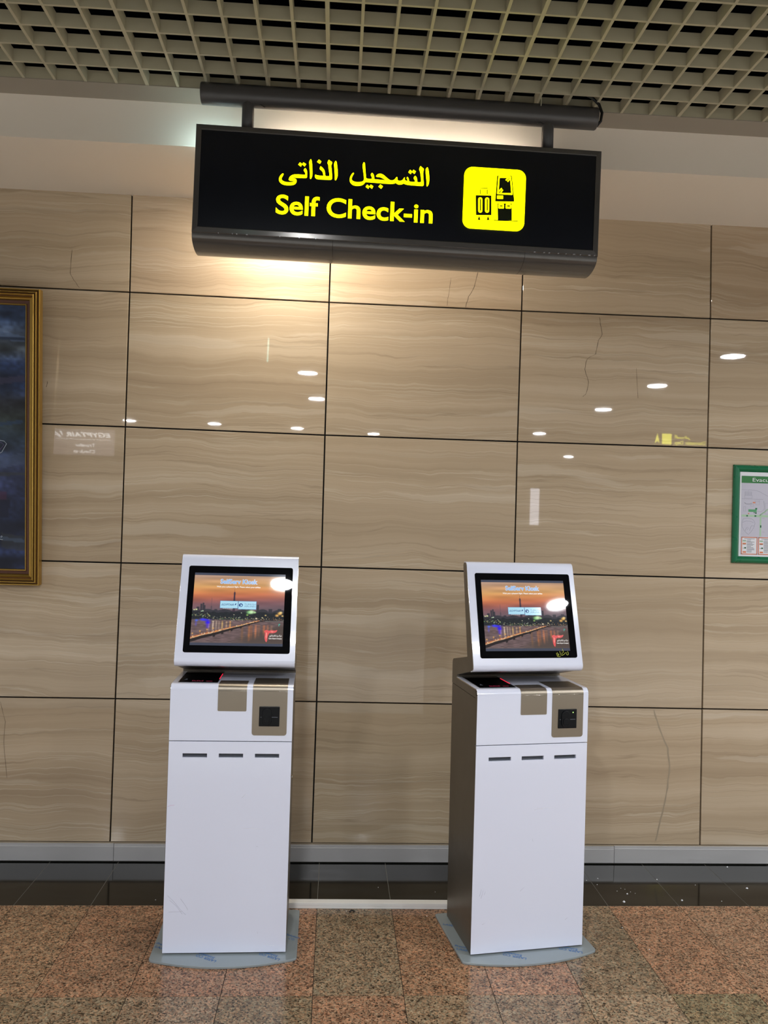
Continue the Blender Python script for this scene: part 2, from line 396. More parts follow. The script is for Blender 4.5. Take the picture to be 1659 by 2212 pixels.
def painted_grid(name, wdt, hgt, nx, ny, rgb, m, parent=None, mw=None, th=0.0):
    """flat print: colours (ny+1, nx+1, 3) linear, row 0 at the top"""
    xs = np.linspace(0, wdt, nx+1); ys = np.linspace(hgt, 0, ny+1)
    X, Y = np.meshgrid(xs, ys); n = (nx+1)*(ny+1)
    me = bpy.data.meshes.new(name); me.vertices.add(n)
    co = np.zeros((n, 3)); co[:,0] = X.ravel(); co[:,1] = Y.ravel(); me.vertices.foreach_set('co', co.ravel())
    i = (np.arange(ny)[:,None]*(nx+1)+np.arange(nx)[None,:]).ravel()
    q = np.stack([i, i+nx+1, i+nx+2, i+1], 1)
    me.loops.add(q.size); me.loops.foreach_set('vertex_index', q.ravel()); me.polygons.add(len(q))
    me.polygons.foreach_set('loop_start', np.arange(len(q))*4); me.polygons.foreach_set('loop_total', np.full(len(q), 4))
    me.update(calc_edges=True)
    at = me.color_attributes.new('print', 'FLOAT_COLOR', 'POINT')
    c = np.ones((n, 4)); c[:,:3] = rgb.reshape(-1, 3); at.data.foreach_set('color', c.ravel())
    me.materials.append(m)
    o = bpy.data.objects.new(name, me); COL.objects.link(o)
    if parent: o.parent = parent
    if mw is not None: o.matrix_local = mw
    return o
def copy_tree(o, parent=None):
    c = o.copy(); COL.objects.link(c)
    if parent is not None: c.parent = parent; c.matrix_parent_inverse = o.matrix_parent_inverse.copy()
    for ch in o.children: copy_tree(ch, c)
    return c
rnd = random.Random(7)

# ------------------------------------------------------------------ the back wall of polished stone slabs
WX = [-2.770, -1.8685, (-0.9694, -0.9656, -0.9653, -0.9648, -0.9695, -0.972), (-0.0635, -0.0646, -0.0655, -0.0645, -0.0673, -0.0702),
      (0.831, 0.8298, 0.8265, 0.8276, 0.829, 0.8315), (1.7253, 1.7315, 1.7316, 1.7317, 1.7353, 1.7396), 2.632, 3.535]
WZ = [[3.012]*8, [2.567,2.5665,2.5637,2.5577,2.5578,2.5614,2.562,2.562], [1.954,1.954,1.9532,1.9471,1.9482,1.9511,1.951,1.951],
      [1.340,1.340,1.3391,1.3434,1.3404,1.3381,1.338,1.338], [0.728,0.728,0.7289,0.7296,0.727,0.7245,0.724,0.724], [0.0877]*8]
def wx(c, r): return WX[c][r] if isinstance(WX[c], tuple) else WX[c]
wall = tag(empty('wall_back', (0, DW, 0)), kind='structure')
box('backing', -9, 9, 0.012, 0.1, -0.02, 3.3, M_DARK, wall)
TINTS = {(0,2): (1.03,1.0,1.0), (0,3): (1.06,1.03,1.0), (0,5): (0.93,0.90,0.88), (0,6): (0.9,0.86,0.86), (4,3): (0.97,0.98,0.96)}
for r in range(5):
    for c in range(7):
        g = 0.0033
        P = [(wx(c, r+1)+g, WZ[r+1][c]+g), (wx(c+1, r+1)-g, WZ[r+1][c+1]+g), (wx(c+1, r)-g, WZ[r][c+1]-g), (wx(c, r)+g, WZ[r][c]-g)]
        cx, cz = sum(p[0] for p in P)/4, sum(p[1] for p in P)/4
        b = 0.0012
        Pi = [(x+(b if x < cx else -b), z+(b if z < cz else -b)) for x, z in P]
        V = [(x-cx, 0, z-cz) for x, z in Pi]+[(x-cx, b, z-cz) for x, z in P]+[(x-cx, 0.012, z-cz) for x, z in P]
        Fc = [(0,1,2,3), (8,9,10,11)]+[(i, (i+1) % 4, 4+(i+1) % 4, 4+i) for i in range(4)]+[(4+i, 4+(i+1) % 4, 8+(i+1) % 4, 8+i) for i in range(4)]
        s = mesh_obj('stone_slab', V, Fc, M_MARBLE, wall, loc=(cx, 0, cz))
        t = TINTS.get((r, c), (rnd.uniform(0.96, 1.03),)*3); s.color = (*t, 1)
# cracks in single slabs (dark, with their own shape)
def crack(pts, wd=0.0016, m=None):
    V, Fc = [], []
    for i, (x, z) in enumerate(pts):
        k = wd*(0.4+0.6*abs(math.sin(i*1.7)))
        V += [(x-k, -0.0004, z), (x+k, -0.0004, z)]
        if i: Fc.append((2*i-2, 2*i-1, 2*i+1, 2*i))
    mesh_obj('crack', V, Fc, m or M_CRACK, wall)
M_CRACK = mat('crack_brown', (84,68,52), 0.8)
M_CRACKL = mat('mended_crack', (158,143,121), 0.5)
def jag(pts, n=5, a=0.004):
    out = []
    for (x0, z0), (x1, z1) in zip(pts, pts[1:]):
        for k in range(n): t = k/n; out.append((x0+(x1-x0)*t+rnd.uniform(-a, a), z0+(z1-z0)*t))
    return out+[pts[-1]]
crack(jag([(1.1984, 2.5447), (1.2037, 2.5123), (1.2137, 2.4649), (1.1968, 2.4359), (1.1831, 2.3702), (1.144, 2.3469), (1.1343, 2.2967), (1.1556, 2.239), (1.1438, 2.1843), (1.1289, 2.1686)], 3, 0.002), 0.00132, M_CRACK)
crack(jag([(0.6225, 2.746), (0.6045, 2.6597), (0.5785, 2.6124), (0.5669, 2.5623)], 3, 0.002), 0.00143, M_CRACK)
crack(jag([(0.4941, 2.6968), (0.4835, 2.6102), (0.4804, 2.5671)], 3, 0.002), 0.00088, M_CRACK)
crack(jag([(1.5027, 0.7177), (1.5312, 0.6362), (1.5734, 0.5398), (1.5855, 0.4609), (1.5779, 0.3567), (1.5602, 0.2649), (1.5425, 0.1801), (1.5266, 0.1091)], 3, 0.002), 0.00440, M_CRACKL)
crack(jag([(1.1802, 1.7982), (1.268, 1.8032), (1.3537, 1.8168), (1.4419, 1.8283), (1.5308, 1.8225), (1.6111, 1.812), (1.6982, 1.8061)], 3, 0.002), 0.00099, M_CRACK)
crack(jag([(-1.2281, 2.7424), (-1.2328, 2.6374), (-1.2133, 2.6069), (-1.1876, 2.5724)], 3, 0.002), 0.00110, M_CRACK)
crack(jag([(-1.4707, 0.7075), (-1.4465, 0.6194), (-1.4494, 0.5268), (-1.432, 0.3709)], 3, 0.002), 0.00088, M_CRACK)
crack(jag([(-1.3142, 2.147), (-1.3194, 2.1197)], 3, 0.002), 0.00132, M_CRACK)
crack(jag([(1.3811, 2.313), (1.3913, 2.172)], 3, 0.002), 0.00088, M_CRACK)
crack(jag([(-1.4716, 0.6458), (-1.3507, 0.6475), (-1.2194, 0.6515), (-1.0878, 0.6659), (-0.9755, 0.6634)], 3, 0.002), 0.00088, M_CRACK)
crack(jag([(-1.4757, 0.765), (-1.3551, 0.7753), (-1.2232, 0.7651), (-1.0913, 0.7735), (-0.9893, 0.7731)], 3, 0.002), 0.00088, M_CRACK)
crack(jag([(-0.0562, 0.7824), (0.1127, 0.781), (0.2616, 0.7665), (0.389, 0.7813), (0.5497, 0.7734)], 3, 0.002), 0.00088, M_CRACK)

# stainless skirting in lengths
sk = tag(empty('baseboard_back', (0, DW, 0)), kind='structure')
for x0, x1, dz in ((-3.2, -0.955, 0.0), (-0.953, 1.33, -0.0015), (1.332, 3.6, 0.001)):
    prism_x('skirting_length', [(0.004, 0.006), (-0.003, 0.006), (-0.003, 0.070+dz), (-0.0015, 0.0705+dz), (-0.001, 0.081+dz), (0.004, 0.083+dz), (0.010, 0.083), (0.010, 0.006)], x0, x1, M_SKIRT, sk)
box('mortar_bed', -3.2, 3.6, 0.003, 0.012, 0.082, 0.0875, M_CRACKL, sk)

# ------------------------------------------------------------------ floor
fl = tag(empty('floor'), kind='structure')
FX = [-1.231+0.29945*k for k in range(-6, 18)]
YB = 3.2895
box('granite_bed', -9, 9, -13, YB, -0.05, -0.0022, M_GROUTD, fl)
box('light_grout', -3.2, 3.7, YB, DW+0.02, -0.05, -0.0008, M_GROUT, fl)
PINK, TAN, GREY, OLV = (0.50,0.315,0.205), (0.46,0.32,0.205), (0.375,0.30,0.205), (0.335,0.265,0.175)
FT = (0.70, 0.65, 0.64)
row1 = {-1.53: TAN, -1.23: TAN, -0.93: (0.47,0.30,0.195), -0.63: (0.50,0.31,0.2), -0.33: PINK, -0.03: GREY, 0.27: (0.45,0.29,0.185), 0.57: PINK, 0.87: GREY, 1.17: PINK, 1.47: (0.48,0.32,0.215), 1.77: TAN}
row2 = {-1.53: OLV, -1.23: OLV, -0.93: GREY, -0.63: (0.40,0.31,0.22), -0.33: OLV, -0.03: (0.45,0.29,0.19), 0.27: (0.385,0.30,0.2), 0.57: (0.37,0.29,0.2), 0.87: (0.42,0.34,0.24), 1.17: (0.30,0.26,0.165), 1.47: PINK, 1.77: TAN}
tile_mesh = {}
def floor_tile(name, x0, x1, y0, y1, m, col, z=0.0):
    g = 0.0011; wd, dp = x1-x0-2*g, y1-y0-2*g; key = (round(wd, 3), round(dp, 3), m.name)
    if key not in tile_mesh:
        v, f = boxvf(-wd/2, wd/2, -dp/2, dp/2, -0.012, 0.0)
        o = mesh_obj(name, v, f, m, fl); tile_mesh[key] = o.data
    else:
        o = bpy.data.objects.new(name, tile_mesh[key]); COL.objects.link(o); o.parent = fl
    o.location = ((x0+x1)/2, (y0+y1)/2, z); o.color = (*(c*f for c, f in zip(col, FT)), 1)
for i in range(len(FX)-1):
    x0, x1 = FX[i], FX[i+1]
    for j in range(4):
        y1 = YB-0.6217*j; y0 = y1-0.6217
        col = None
        for d, D_ in ((0, row1), (1, row2)):
            if j == d:
                for k, v in D_.items():
                    if abs(k-x0) < 0.05: col = v
        if col is None: col = rnd.choice([PINK, TAN, GREY, OLV])
        floor_tile('granite_tile', x0, x1, y0, y1, M_GRANITE, col, z=rnd.uniform(-0.0003, 0.0))
    floor_tile('black_tile', x0, x1, YB, DW+0.004, M_BLACKTILE, (1,1,1))
box('far_paving', -9, 9, -13, YB-0.6217*4-0.001, -0.01, -0.0005, M_HALLF, fl)
box('side_paving', 3.7, 9, YB-0.6217*4, DW, -0.01, -0.0005, M_HALLF, fl)
box('side_paving', -9, -3.1, YB-0.6217*4, DW, -0.01, -0.0005, M_HALLF, fl)

# ------------------------------------------------------------------ ceilings
ce = tag(empty('ceiling', (0, 0, 0)), kind='structure')
p = 0.113722; GX0, GY0 = -1.1014, 3.0726
box('soffit_board', -9, 9, YF+0.02, DW+0.02, ZS, ZS+0.02, M_PAINT, ce)
box('fascia_board', -9, 9, YF, YF+0.02, ZS, ZC+0.12, M_PAINT, ce)
box('edge_flange', -9, 9, GY0-0.006, YF, ZC-0.001, ZC+0.002, M_FLANGE, ce)
box('plenum_lid', -9, 9, YL-0.1, YF+0.02, ZC+0.45, ZC+0.47, M_PLENUM, ce)
box('plenum_back', -9, 9, GY0+0.03, GY0+0.04, ZC+0.052, ZC+0.45, M_PLENUM, ce)
box('plenum_front', -9, 9, YL-0.03, YL-0.01, ZC+0.06, ZC+0.45, M_PLENUM, ce)
# open cell grid: bars running away from the camera, cross bars between; every sixth one is a module edge
bar_mesh = {}
nx0, nx1, ny = -20, 41, 10
def bar(name, key, dims, loc):
    if key not in bar_mesh:
        v, f = boxvf(*dims); o = mesh_obj(name, v, f, M_GRID, ce); bar_mesh[key] = o.data
    else:
        o = bpy.data.objects.new(name, bar_mesh[key]); COL.objects.link(o); o.parent = ce
    o.location = loc
for i in range(nx0, nx1):
    x = GX0+i*p; edge = (i-3) % 6 == 0
    hw = 0.0066 if edge else 0.0050
    bar('grid_bar', ('d', edge), (-hw, hw, YL, GY0, 0.0 if edge else 0.0008, 0.047), (x, 0, ZC))
for j in range(0, ny):
    y = GY0-j*p
    if y < YL: break
    k = nx0+((3-nx0) % 6)
    while k+6 < nx1:
        bar('cross_bar', ('c',), (0.0066, 6*p-0.0066, -0.0045, 0.0045, 0.0016, 0.046), (GX0+k*p, y, ZC)); k += 6
# low flat ceiling behind the camera with its drop
box('ceiling_drop', -9, 9, YL-0.03, YL, ZL, ZC+0.06, M_HALLC, ce)
box('hall_ceiling', -9, 9, -13, YL-0.03, ZL, ZL+0.03, M_HALLC, ce)
box('trim_1', -9, 9, YL-0.012, YL+0.004, ZL-0.004, ZL+0.004, M_FLANGE, None)['kind'] = 'structure'
# hall behind the camera
for nm, b in (('wall_left', (-9.1, -9, -13, DW+0.1, 0, 3.7)), ('wall_right', (9, 9.1, -13, DW+0.1, 0, 3.7)), ('wall_front', (-9.1, 9.1, -13.1, -13, 0, 3.7))):
    box(nm, *b, M_WALLP)['kind'] = 'structure'

# ------------------------------------------------------------------ downlights (seen mirrored in the stone and the screens; side rows added as fill)
def downlight(x, y, z, r=0.082, mlamp=None, label=None, group='round downlights in the hall ceiling'):
    o = tag(empty('ceiling_downlight', (x, y, z)), label or 'round white downlight in the hall ceiling, seen mirrored in the polished stone wall', 'light', group)
    n = 20; ring = []
    prof = [(r+0.014, 0.0), (r+0.014, -0.003), (r+0.002, -0.006), (r, -0.001)]
    V, Fc = [], []
    for k in range(n):
        t = 2*math.pi*k/n
        for rr, zz in prof: V.append((rr*math.cos(t), rr*math.sin(t), zz))
    for k in range(n):
        for q in range(4):
            a, b = k*4+q, k*4+(q+1) % 4; c, d = ((k+1) % n)*4+(q+1) % 4, ((k+1) % n)*4+q; Fc.append((a, b, c, d))
    mesh_obj('trim_ring', V, Fc, M_HALLC, o)
    mesh_obj('diffuser', [(r*math.cos(2*math.pi*k/n), r*math.sin(2*math.pi*k/n), -0.0025) for k in range(n)], [tuple(range(n))], mlamp or M_LAMP, o)
    return o
for x, y, d in [(-0.29, 0.37, 'upper spot left of the middle wall joint'), (-0.25, -1.10, 'second spot left of the middle wall joint'), (2.84, 1.70, 'largest bright spot, at the right edge'),
    (2.80, 0.41, 'second large spot from the right'), (2.82, -1.10, 'third large spot from the right'), (2.73, -3.49, 'small spot above the right kiosk'),
    (4.12, -6.86, 'smallest spot, below the joint at the right'), (-1.70, -3.70, 'second spot from the left in the low row'), (-0.59, -3.91, 'third spot from the left in the low row'),
    (0.50, -4.27, 'spot right of the middle joint'), (-2.84, -3.68, 'leftmost tiny spot of the low row')]:
    downlight(x, y, ZL, label='round hall downlight mirrored as the '+d)
for x in (-4.9, -7.6, 5.9, 8.2):  # extra rows added out of view to brighten the wall obliquely
    for y in (1.35, 0.0, -1.35) if abs(x) < 6.5 else (0.8, -1.2):
        downlight(x, y, ZL, label='added fill downlight in the hall ceiling, out of view to the side', group='added fill downlights off to the sides')
downlight(-0.27, 3.43, ZS, 0.05, M_LAMPW, 'small warm downlight in the white soffit behind the hanging sign', None)

# ------------------------------------------------------------------ hanging sign
SX, SYF, SZ, TH = 0.1945, 2.930, 2.7690, 0.0115
SCX, SCZ = SX, SZ
sg = tag(empty('hanging_sign', (SCX, SYF, SCZ)), 'long dark grey illuminated overhead sign with yellow Arabic and English self check-in lettering', 'sign')
sg.rotation_euler = (0, TH, 0)
SM = plane_mw((0, 0, 0), (1,0,0), (0,0,1))     # local x right, y up, z towards the viewer
def body_prof(z_top, dep=0.20, bulge=0.036):
    pts = [(0.004, z_top), (0.004, -0.190), (0.006, -0.197)]
    for k in range(1, 16):
        t = math.pi*k/16; pts.append((0.1-0.094*math.cos(t), -0.203-bulge*math.sin(t)))
    pts += [(0.194, -0.197), (0.196, -0.190), (0.196, z_top)]
    return pts
prism_x('sign_housing', body_prof(0.194)[:2]+[(0.012,-0.190)]+[(0.188,-0.190)]+body_prof(0.194)[-2:], -0.742, 0.742, M_SIGN, sg)
under = [(y, z) for y, z in body_prof(0.1) if z < -0.189]
for x0, x1 in ((-0.7435, -0.2375), (-0.2365, 0.4725), (0.4735, 0.7425)):
    o = prism_x('bottom_cover', under, x0, x1, M_SIGN, sg)
    for q in o.data.polygons: q.use_smooth = len(q.vertices) == 4
    o.data.set_sharp_from_angle(angle=R(35))
for s_ in (-1, 1):
    prism_x('end_plate', body_prof(0.1955), *( (-0.7455, -0.7437) if s_ < 0 else (0.7427, 0.7445)), M_SIGN, sg)
frame_mould('front_frame', -0.7448, 0.7448, -0.1966, 0.1962, [(0, -0.004), (0, 0.0), (0.002, 0.003), (0.018, 0.0049), (0.0205, 0.004), (0.0205, -0.004)], M_SIGN, sg, mw=SM)
box('face_panel', -0.7245, 0.7245, -0.001, 0.006, -0.1765, 0.1762, M_PANEL, sg)
ARAB = [[(-0.2378,0.0939),(-0.234,0.0877),(-0.232,0.0735),(-0.2291,0.0551),(-0.2287,0.0365),(-0.2328,0.0247),(-0.2362,0.0209),(-0.2389,0.0236),(-0.239,0.0358),(-0.241,0.0586),(-0.243,0.0728),(-0.2437,0.0828),(-0.2411,0.0887)],[(-0.263,0.0961),(-0.2583,0.0911),(-0.251,0.088),(-0.2506,0.0838),(-0.2527,0.0764),(-0.2541,0.0764),(-0.2512,0.0579),(-0.2486,0.0352),(-0.2491,0.0223),(-0.2696,0.0216),(-0.2909,0.021),(-0.3037,0.0216),(-0.3095,0.0255),(-0.3114,0.0311),(-0.311,0.0354),(-0.3093,0.0386),(-0.3064,0.0364),(-0.2943,0.035),(-0.2808,0.0348),(-0.2804,0.036),(-0.2827,0.0458),(-0.2865,0.0527),(-0.2945,0.0579),(-0.2948,0.0636),(-0.2922,0.0705),(-0.2842,0.0643),(-0.2774,0.0562),(-0.2749,0.0463),(-0.2741,0.0349),(-0.2581,0.0348),(-0.2595,0.0459),(-0.2629,0.0643),(-0.2645,0.0771),(-0.2678,0.0819),(-0.2667,0.0884)],[(-0.2989,0.0939),(-0.2896,0.0869),(-0.2949,0.0779),(-0.306,0.0844)],[(-0.3282,0.0939),(-0.3248,0.0874),(-0.3228,0.0732),(-0.3209,0.0533),(-0.3201,0.0362),(-0.3223,0.0261),(-0.3256,0.0198),(-0.3292,0.0227),(-0.329,0.0356),(-0.3307,0.0527),(-0.3326,0.0697),(-0.3342,0.0825),(-0.3313,0.0891)],[(-0.347,0.0599),(-0.3418,0.0534),(-0.3393,0.045),(-0.3392,0.0321),(-0.3398,0.0228),(-0.3547,0.0221),(-0.3688,0.0219),(-0.3857,0.0212),(-0.3977,0.02),(-0.3942,0.0195),(-0.3828,0.019),(-0.377,0.0153),(-0.376,0.0083),(-0.3785,0.001),(-0.3861,-0.0052),(-0.4001,-0.0076),(-0.417,-0.008),(-0.4298,-0.0045),(-0.4379,0.0028),(-0.4407,0.0112),(-0.4393,0.0198),(-0.4341,0.0287),(-0.4273,0.0352),(-0.4239,0.033),(-0.4255,0.0272),(-0.4301,0.019),(-0.4313,0.0132),(-0.4275,0.0078),(-0.4175,0.0041),(-0.4034,0.0039),(-0.3907,0.0052),(-0.3838,0.008),(-0.3866,0.009),(-0.3937,0.0088),(-0.4001,0.0093),(-0.4044,0.0114),(-0.4052,0.0142),(-0.4027,0.0222),(-0.3973,0.0283),(-0.3891,0.0328),(-0.375,0.0345),(-0.358,0.0344),(-0.3456,0.0345),(-0.3462,0.0402),(-0.3493,0.0457),(-0.353,0.0498),(-0.3511,0.0556)],[(-0.3672,0.0791),(-0.3589,0.0737),(-0.3627,0.0627),(-0.3732,0.0699)],[(-0.3549,0.0797),(-0.3441,0.074),(-0.3493,0.0643),(-0.3588,0.0716)],[(0.0982,0.0924),(0.1018,0.0827),(0.105,0.0638),(0.1063,0.0449),(0.105,0.0295),(0.0991,0.0196),(0.0965,0.0233),(0.0965,0.0385),(0.0938,0.0574),(0.0919,0.0725),(0.0909,0.0839),(0.0945,0.0889)],[(0.072,0.095),(0.0773,0.0897),(0.0846,0.085),(0.0844,0.0796),(0.0823,0.0738),(0.0835,0.0529),(0.0862,0.034),(0.0863,0.0211),(0.0677,0.021),(0.043,0.0213),(0.0278,0.0217),(0.0163,0.0242),(0.0124,0.0264),(0.0069,0.0222),(-0.0044,0.0205),(-0.0121,0.0229),(-0.016,0.0264),(-0.0234,0.0227),(-0.0348,0.0214),(-0.0499,0.021),(-0.0707,0.0215),(-0.0991,0.022),(-0.1274,0.022),(-0.1283,0.0201),(-0.1345,0.0121),(-0.1438,0.0077),(-0.1588,0.0058),(-0.172,0.0078),(-0.1818,0.0157),(-0.185,0.0259),(-0.1836,0.0373),(-0.1784,0.0481),(-0.1724,0.0547),(-0.1697,0.0515),(-0.1726,0.0456),(-0.177,0.0359),(-0.1776,0.0283),(-0.1727,0.0229),(-0.1612,0.0202),(-0.1462,0.0212),(-0.1369,0.0243),(-0.1324,0.0293),(-0.1341,0.0482),(-0.1377,0.0669),(-0.1403,0.0838),(-0.1361,0.096),(-0.1311,0.0911),(-0.1292,0.0675),(-0.1266,0.0487),(-0.1257,0.0351),(-0.1034,0.035),(-0.1046,0.0425),(-0.1097,0.0507),(-0.104,0.0592),(-0.0974,0.0506),(-0.0957,0.0412),(-0.0954,0.0346),(-0.0807,0.0346),(-0.058,0.0338),(-0.0542,0.0344),(-0.0639,0.0395),(-0.0735,0.0436),(-0.0886,0.0439),(-0.0897,0.0473),(-0.0834,0.0543),(-0.0741,0.0574),(-0.0626,0.0538),(-0.0508,0.0441),(-0.0372,0.0346),(-0.0277,0.0352),(-0.0203,0.0395),(-0.0159,0.0464),(-0.0132,0.0494),(-0.0101,0.0449),(-0.0108,0.0391),(-0.0079,0.0355),(0.0007,0.0351),(0.0081,0.0385),(0.0117,0.0444),(0.0147,0.0497),(0.0169,0.0466),(0.016,0.0409),(0.0196,0.0373),(0.0263,0.0358),(0.026,0.0415),(0.0221,0.0451),(0.0252,0.0529),(0.0306,0.0456),(0.032,0.0339),(0.0539,0.0342),(0.0537,0.0395),(0.0476,0.0487),(0.0533,0.0585),(0.0598,0.0514),(0.0615,0.0438),(0.0619,0.034),(0.0771,0.0344),(0.075,0.0523),(0.0718,0.0712),(0.0676,0.0804),(0.068,0.0862)],[(0.0341,0.0786),(0.0419,0.0721),(0.0372,0.0617),(0.0278,0.0683)],[(0.0464,0.0794),(0.0561,0.0736),(0.0508,0.0631),(0.0414,0.0701)],[(-0.1205,0.014),(-0.1127,0.0078),(-0.1147,-0.0022),(-0.1257,0.0047)],[(-0.1073,0.0148),(-0.0976,0.0088),(-0.1019,-0.001),(-0.1126,0.0059)],[(-0.0724,0.0176),(-0.0623,0.0107),(-0.0689,0.0012),(-0.0793,0.0085)]]
def fill_polys(name, polys, ext, m, parent, mw, z=0.0, mside=None):
    """outlines filled by tessellation"""
    from mathutils.geometry import tessellate_polygon
    V, Fc, mi = [], [], []
    for pl in polys:
        b = len(V); n = len(pl)
        tris = tessellate_polygon([[Vector((x, y, 0)) for x, y in pl]])
        V += [(x, y, z+ext) for x, y in pl]+[(x, y, z) for x, y in pl]
        Fc += [tuple(b+i for i in t) for t in tris]; mi += [0]*len(tris)
        Fc += [(b+i, b+(i+1) % n, b+n+(i+1) % n, b+n+i) for i in range(n)]; mi += [1]*n
    o = mesh_obj(name, V, Fc, m, parent, mw=mw)
    if mside:
        o.data.materials.append(mside)
        for q, k in zip(o.data.polygons, mi): q.material_index = k
    return o
def chaikin(pl):
    out = []
    n = len(pl)
    for i in range(n):
        a, b = Vector(pl[i]), Vector(pl[(i+1) % n])
        out += [tuple(a.lerp(b, 0.22)), tuple(a.lerp(b, 0.78))]
    return out
fill_polys('arabic_lettering', [chaikin(q) if len(q) > 5 else round_poly(q, 0.0012, 2) for q in ARAB], 0.004, M_LITE, sg, SM, z=0.001, mside=M_SIDE)
text('english_lettering', 'Self Check-in', M_LITE, sg, -0.4472, 0.1235, -0.1128, h=0.0745*0.95, bold=0.017, extrude=0.005, z=0.001, mw=SM, mside=M_SIDE, res=6)
ic = prism_z('pictogram_plate', round_poly([(0.2347,-0.1222),(0.4633,-0.1222),(0.4633,0.1040),(0.2347,0.1040)], 0.031, 8), 0.001, 0.005, M_LITE, sg, mw=SM)
M_PICT = mat('pictogram_black', (26,32,12), 0.4)
M_LITE2 = M_LITE
IC = {'case':[(0.2793,-0.0001),(0.3373,0.0027),(0.3405,-0.07),(0.283,-0.0733)],'h1':[(0.2914,0.0288),(0.3231,0.0299),(0.3231,0.0276),(0.2915,0.0265)],'k_top':[(0.356,0.0769),(0.4107,0.08),(0.4232,-0.0147),(0.3523,-0.018)],'k_ring':[(0.3601,0.0754),(0.4078,0.0777),(0.4166,0.0095),(0.358,0.0088)],'k_scr':[(0.3652,0.0691),(0.4036,0.0712),(0.4102,0.0157),(0.3634,0.0132)],'k_slot':[(0.3581,0.004),(0.3811,0.0046),(0.381,-0.0077),(0.3586,-0.0088)],'k_bot':[(0.3614,-0.0248),(0.4143,-0.0223),(0.4167,-0.0843),(0.3647,-0.087)],'line':[(0.3488,-0.0868),(0.4397,-0.0841),(0.4398,-0.0867),(0.3489,-0.0897)],'s1':[(0.3641,-0.0264),(0.3853,-0.0259),(0.3854,-0.043),(0.3647,-0.0436)],'s2':[(0.3914,-0.0255),(0.4118,-0.0247),(0.4124,-0.0418),(0.3917,-0.0422)],'s1i':[(0.3696,-0.0322),(0.3802,-0.032),(0.38,-0.0359),(0.3698,-0.0362)],'s2i':[(0.3966,-0.031),(0.4076,-0.0306),(0.4077,-0.035),(0.3968,-0.0349)],'p1':[(0.2887,-0.0074),(0.3042,-0.007),(0.3061,-0.0634),(0.2909,-0.064)],'p2':[(0.3139,-0.0064),(0.3297,-0.0057),(0.3314,-0.0618),(0.3161,-0.0624)],'p1i':[(0.2948,-0.0132),(0.2988,-0.0129),(0.3005,-0.0567),(0.2965,-0.057)],'p2i':[(0.3203,-0.0119),(0.3245,-0.0117),(0.3262,-0.0551),(0.322,-0.0554)],'r1':[(0.2937,0.0219),(0.2964,0.022),(0.2971,0.0049),(0.2944,0.0047)],'r2':[(0.3198,0.0236),(0.3224,0.0237),(0.3231,0.0065),(0.3204,0.0064)],'w1':[(0.2938,-0.0779),(0.296,-0.0777),(0.3004,-0.0901),(0.2898,-0.0904)],'w2':[(0.3266,-0.0762),(0.3295,-0.076),(0.3335,-0.0889),(0.3236,-0.089)],'d1':[(0.3965,0.0734),(0.4027,0.0726),(0.3899,0.0594),(0.3866,0.0631)],'d2':[(0.4045,0.0713),(0.4053,0.0661),(0.3963,0.0549),(0.3932,0.0586)],'d3':[(0.3614,0.0192),(0.3724,0.0322),(0.376,0.0298),(0.3626,0.0126)],'d4':[(0.3679,0.0129),(0.3762,0.0272),(0.3803,0.0243),(0.3723,0.0132)]}
def rq(k, r=0.002): return round_poly(IC[k], r, 3)
def pic(ks, z, m, nm, r=0.0015):
    for k in ks: fill_polys(nm, [rq(k, r)], 0.0006, m, ic, None, z=z)
pic(['case','k_top','k_bot','h1','r1','r2','w1','w2','line'], 0.005, M_PICT, 'dark_pictogram', 0.001)
for q in [round_poly(IC['p1'], 0.0077, 5), round_poly(IC['p2'], 0.0077, 5), rq('s1', 0.003), rq('s2', 0.003), rq('k_slot', 0.002), rq('k_ring', 0.003)]: fill_polys('lit_pictogram_line', [q], 0.0006, M_LITE, ic, None, z=0.0058)
for q in [round_poly(IC['p1i'], 0.0018, 3), round_poly(IC['p2i'], 0.0018, 3), rq('s1i', 0.0005), rq('s2i', 0.0005), rq('k_scr', 0.0015), [(0.363,0.0003),(0.3757,0.0006),(0.3757,-0.0003),(0.363,-0.0006)]]: fill_polys('dark_pictogram', [q], 0.0006, M_PICT, ic, None, z=0.0066)
for q in 'd1', 'd2', 'd3', 'd4': fill_polys('lit_pictogram_line', [rq(q, 0.001)], 0.0006, M_LITE, ic, None, z=0.0074)
# suspension: tube, two posts with collars (kept level, so turned back by TH)
def unrot(x, y, z):  # world point to sign space
    v = Matrix.Rotation(-TH, 3, 'Y') @ Vector((x-SCX, y-SYF, z-SCZ)); return tuple(v)
PZ, PY = 3.1245, 3.012
pipe = tube('carrier_tube', [unrot(-0.548, PY, PZ+0.0035), unrot(-0.545, PY, PZ+0.0035), unrot(0.940, PY, PZ-0.006), unrot(0.944, PY, PZ-0.006)], [0.0375, 0.0392, 0.0405, 0.0385], M_PIPE, sg, seg=32)
for px_ in (-0.3745, 0.757):
    z0 = SCZ+0.196-TH*(px_-SCX)-0.01
    zt = PZ-0.028
    tube('post', [unrot(px_, PY, z0), unrot(px_, PY, zt-0.012), unrot(px_, PY, zt+0.003), unrot(px_, PY, zt+0.012)], [0.0225, 0.0225, 0.0255, 0.022], M_PIPE, sg, seg=24)
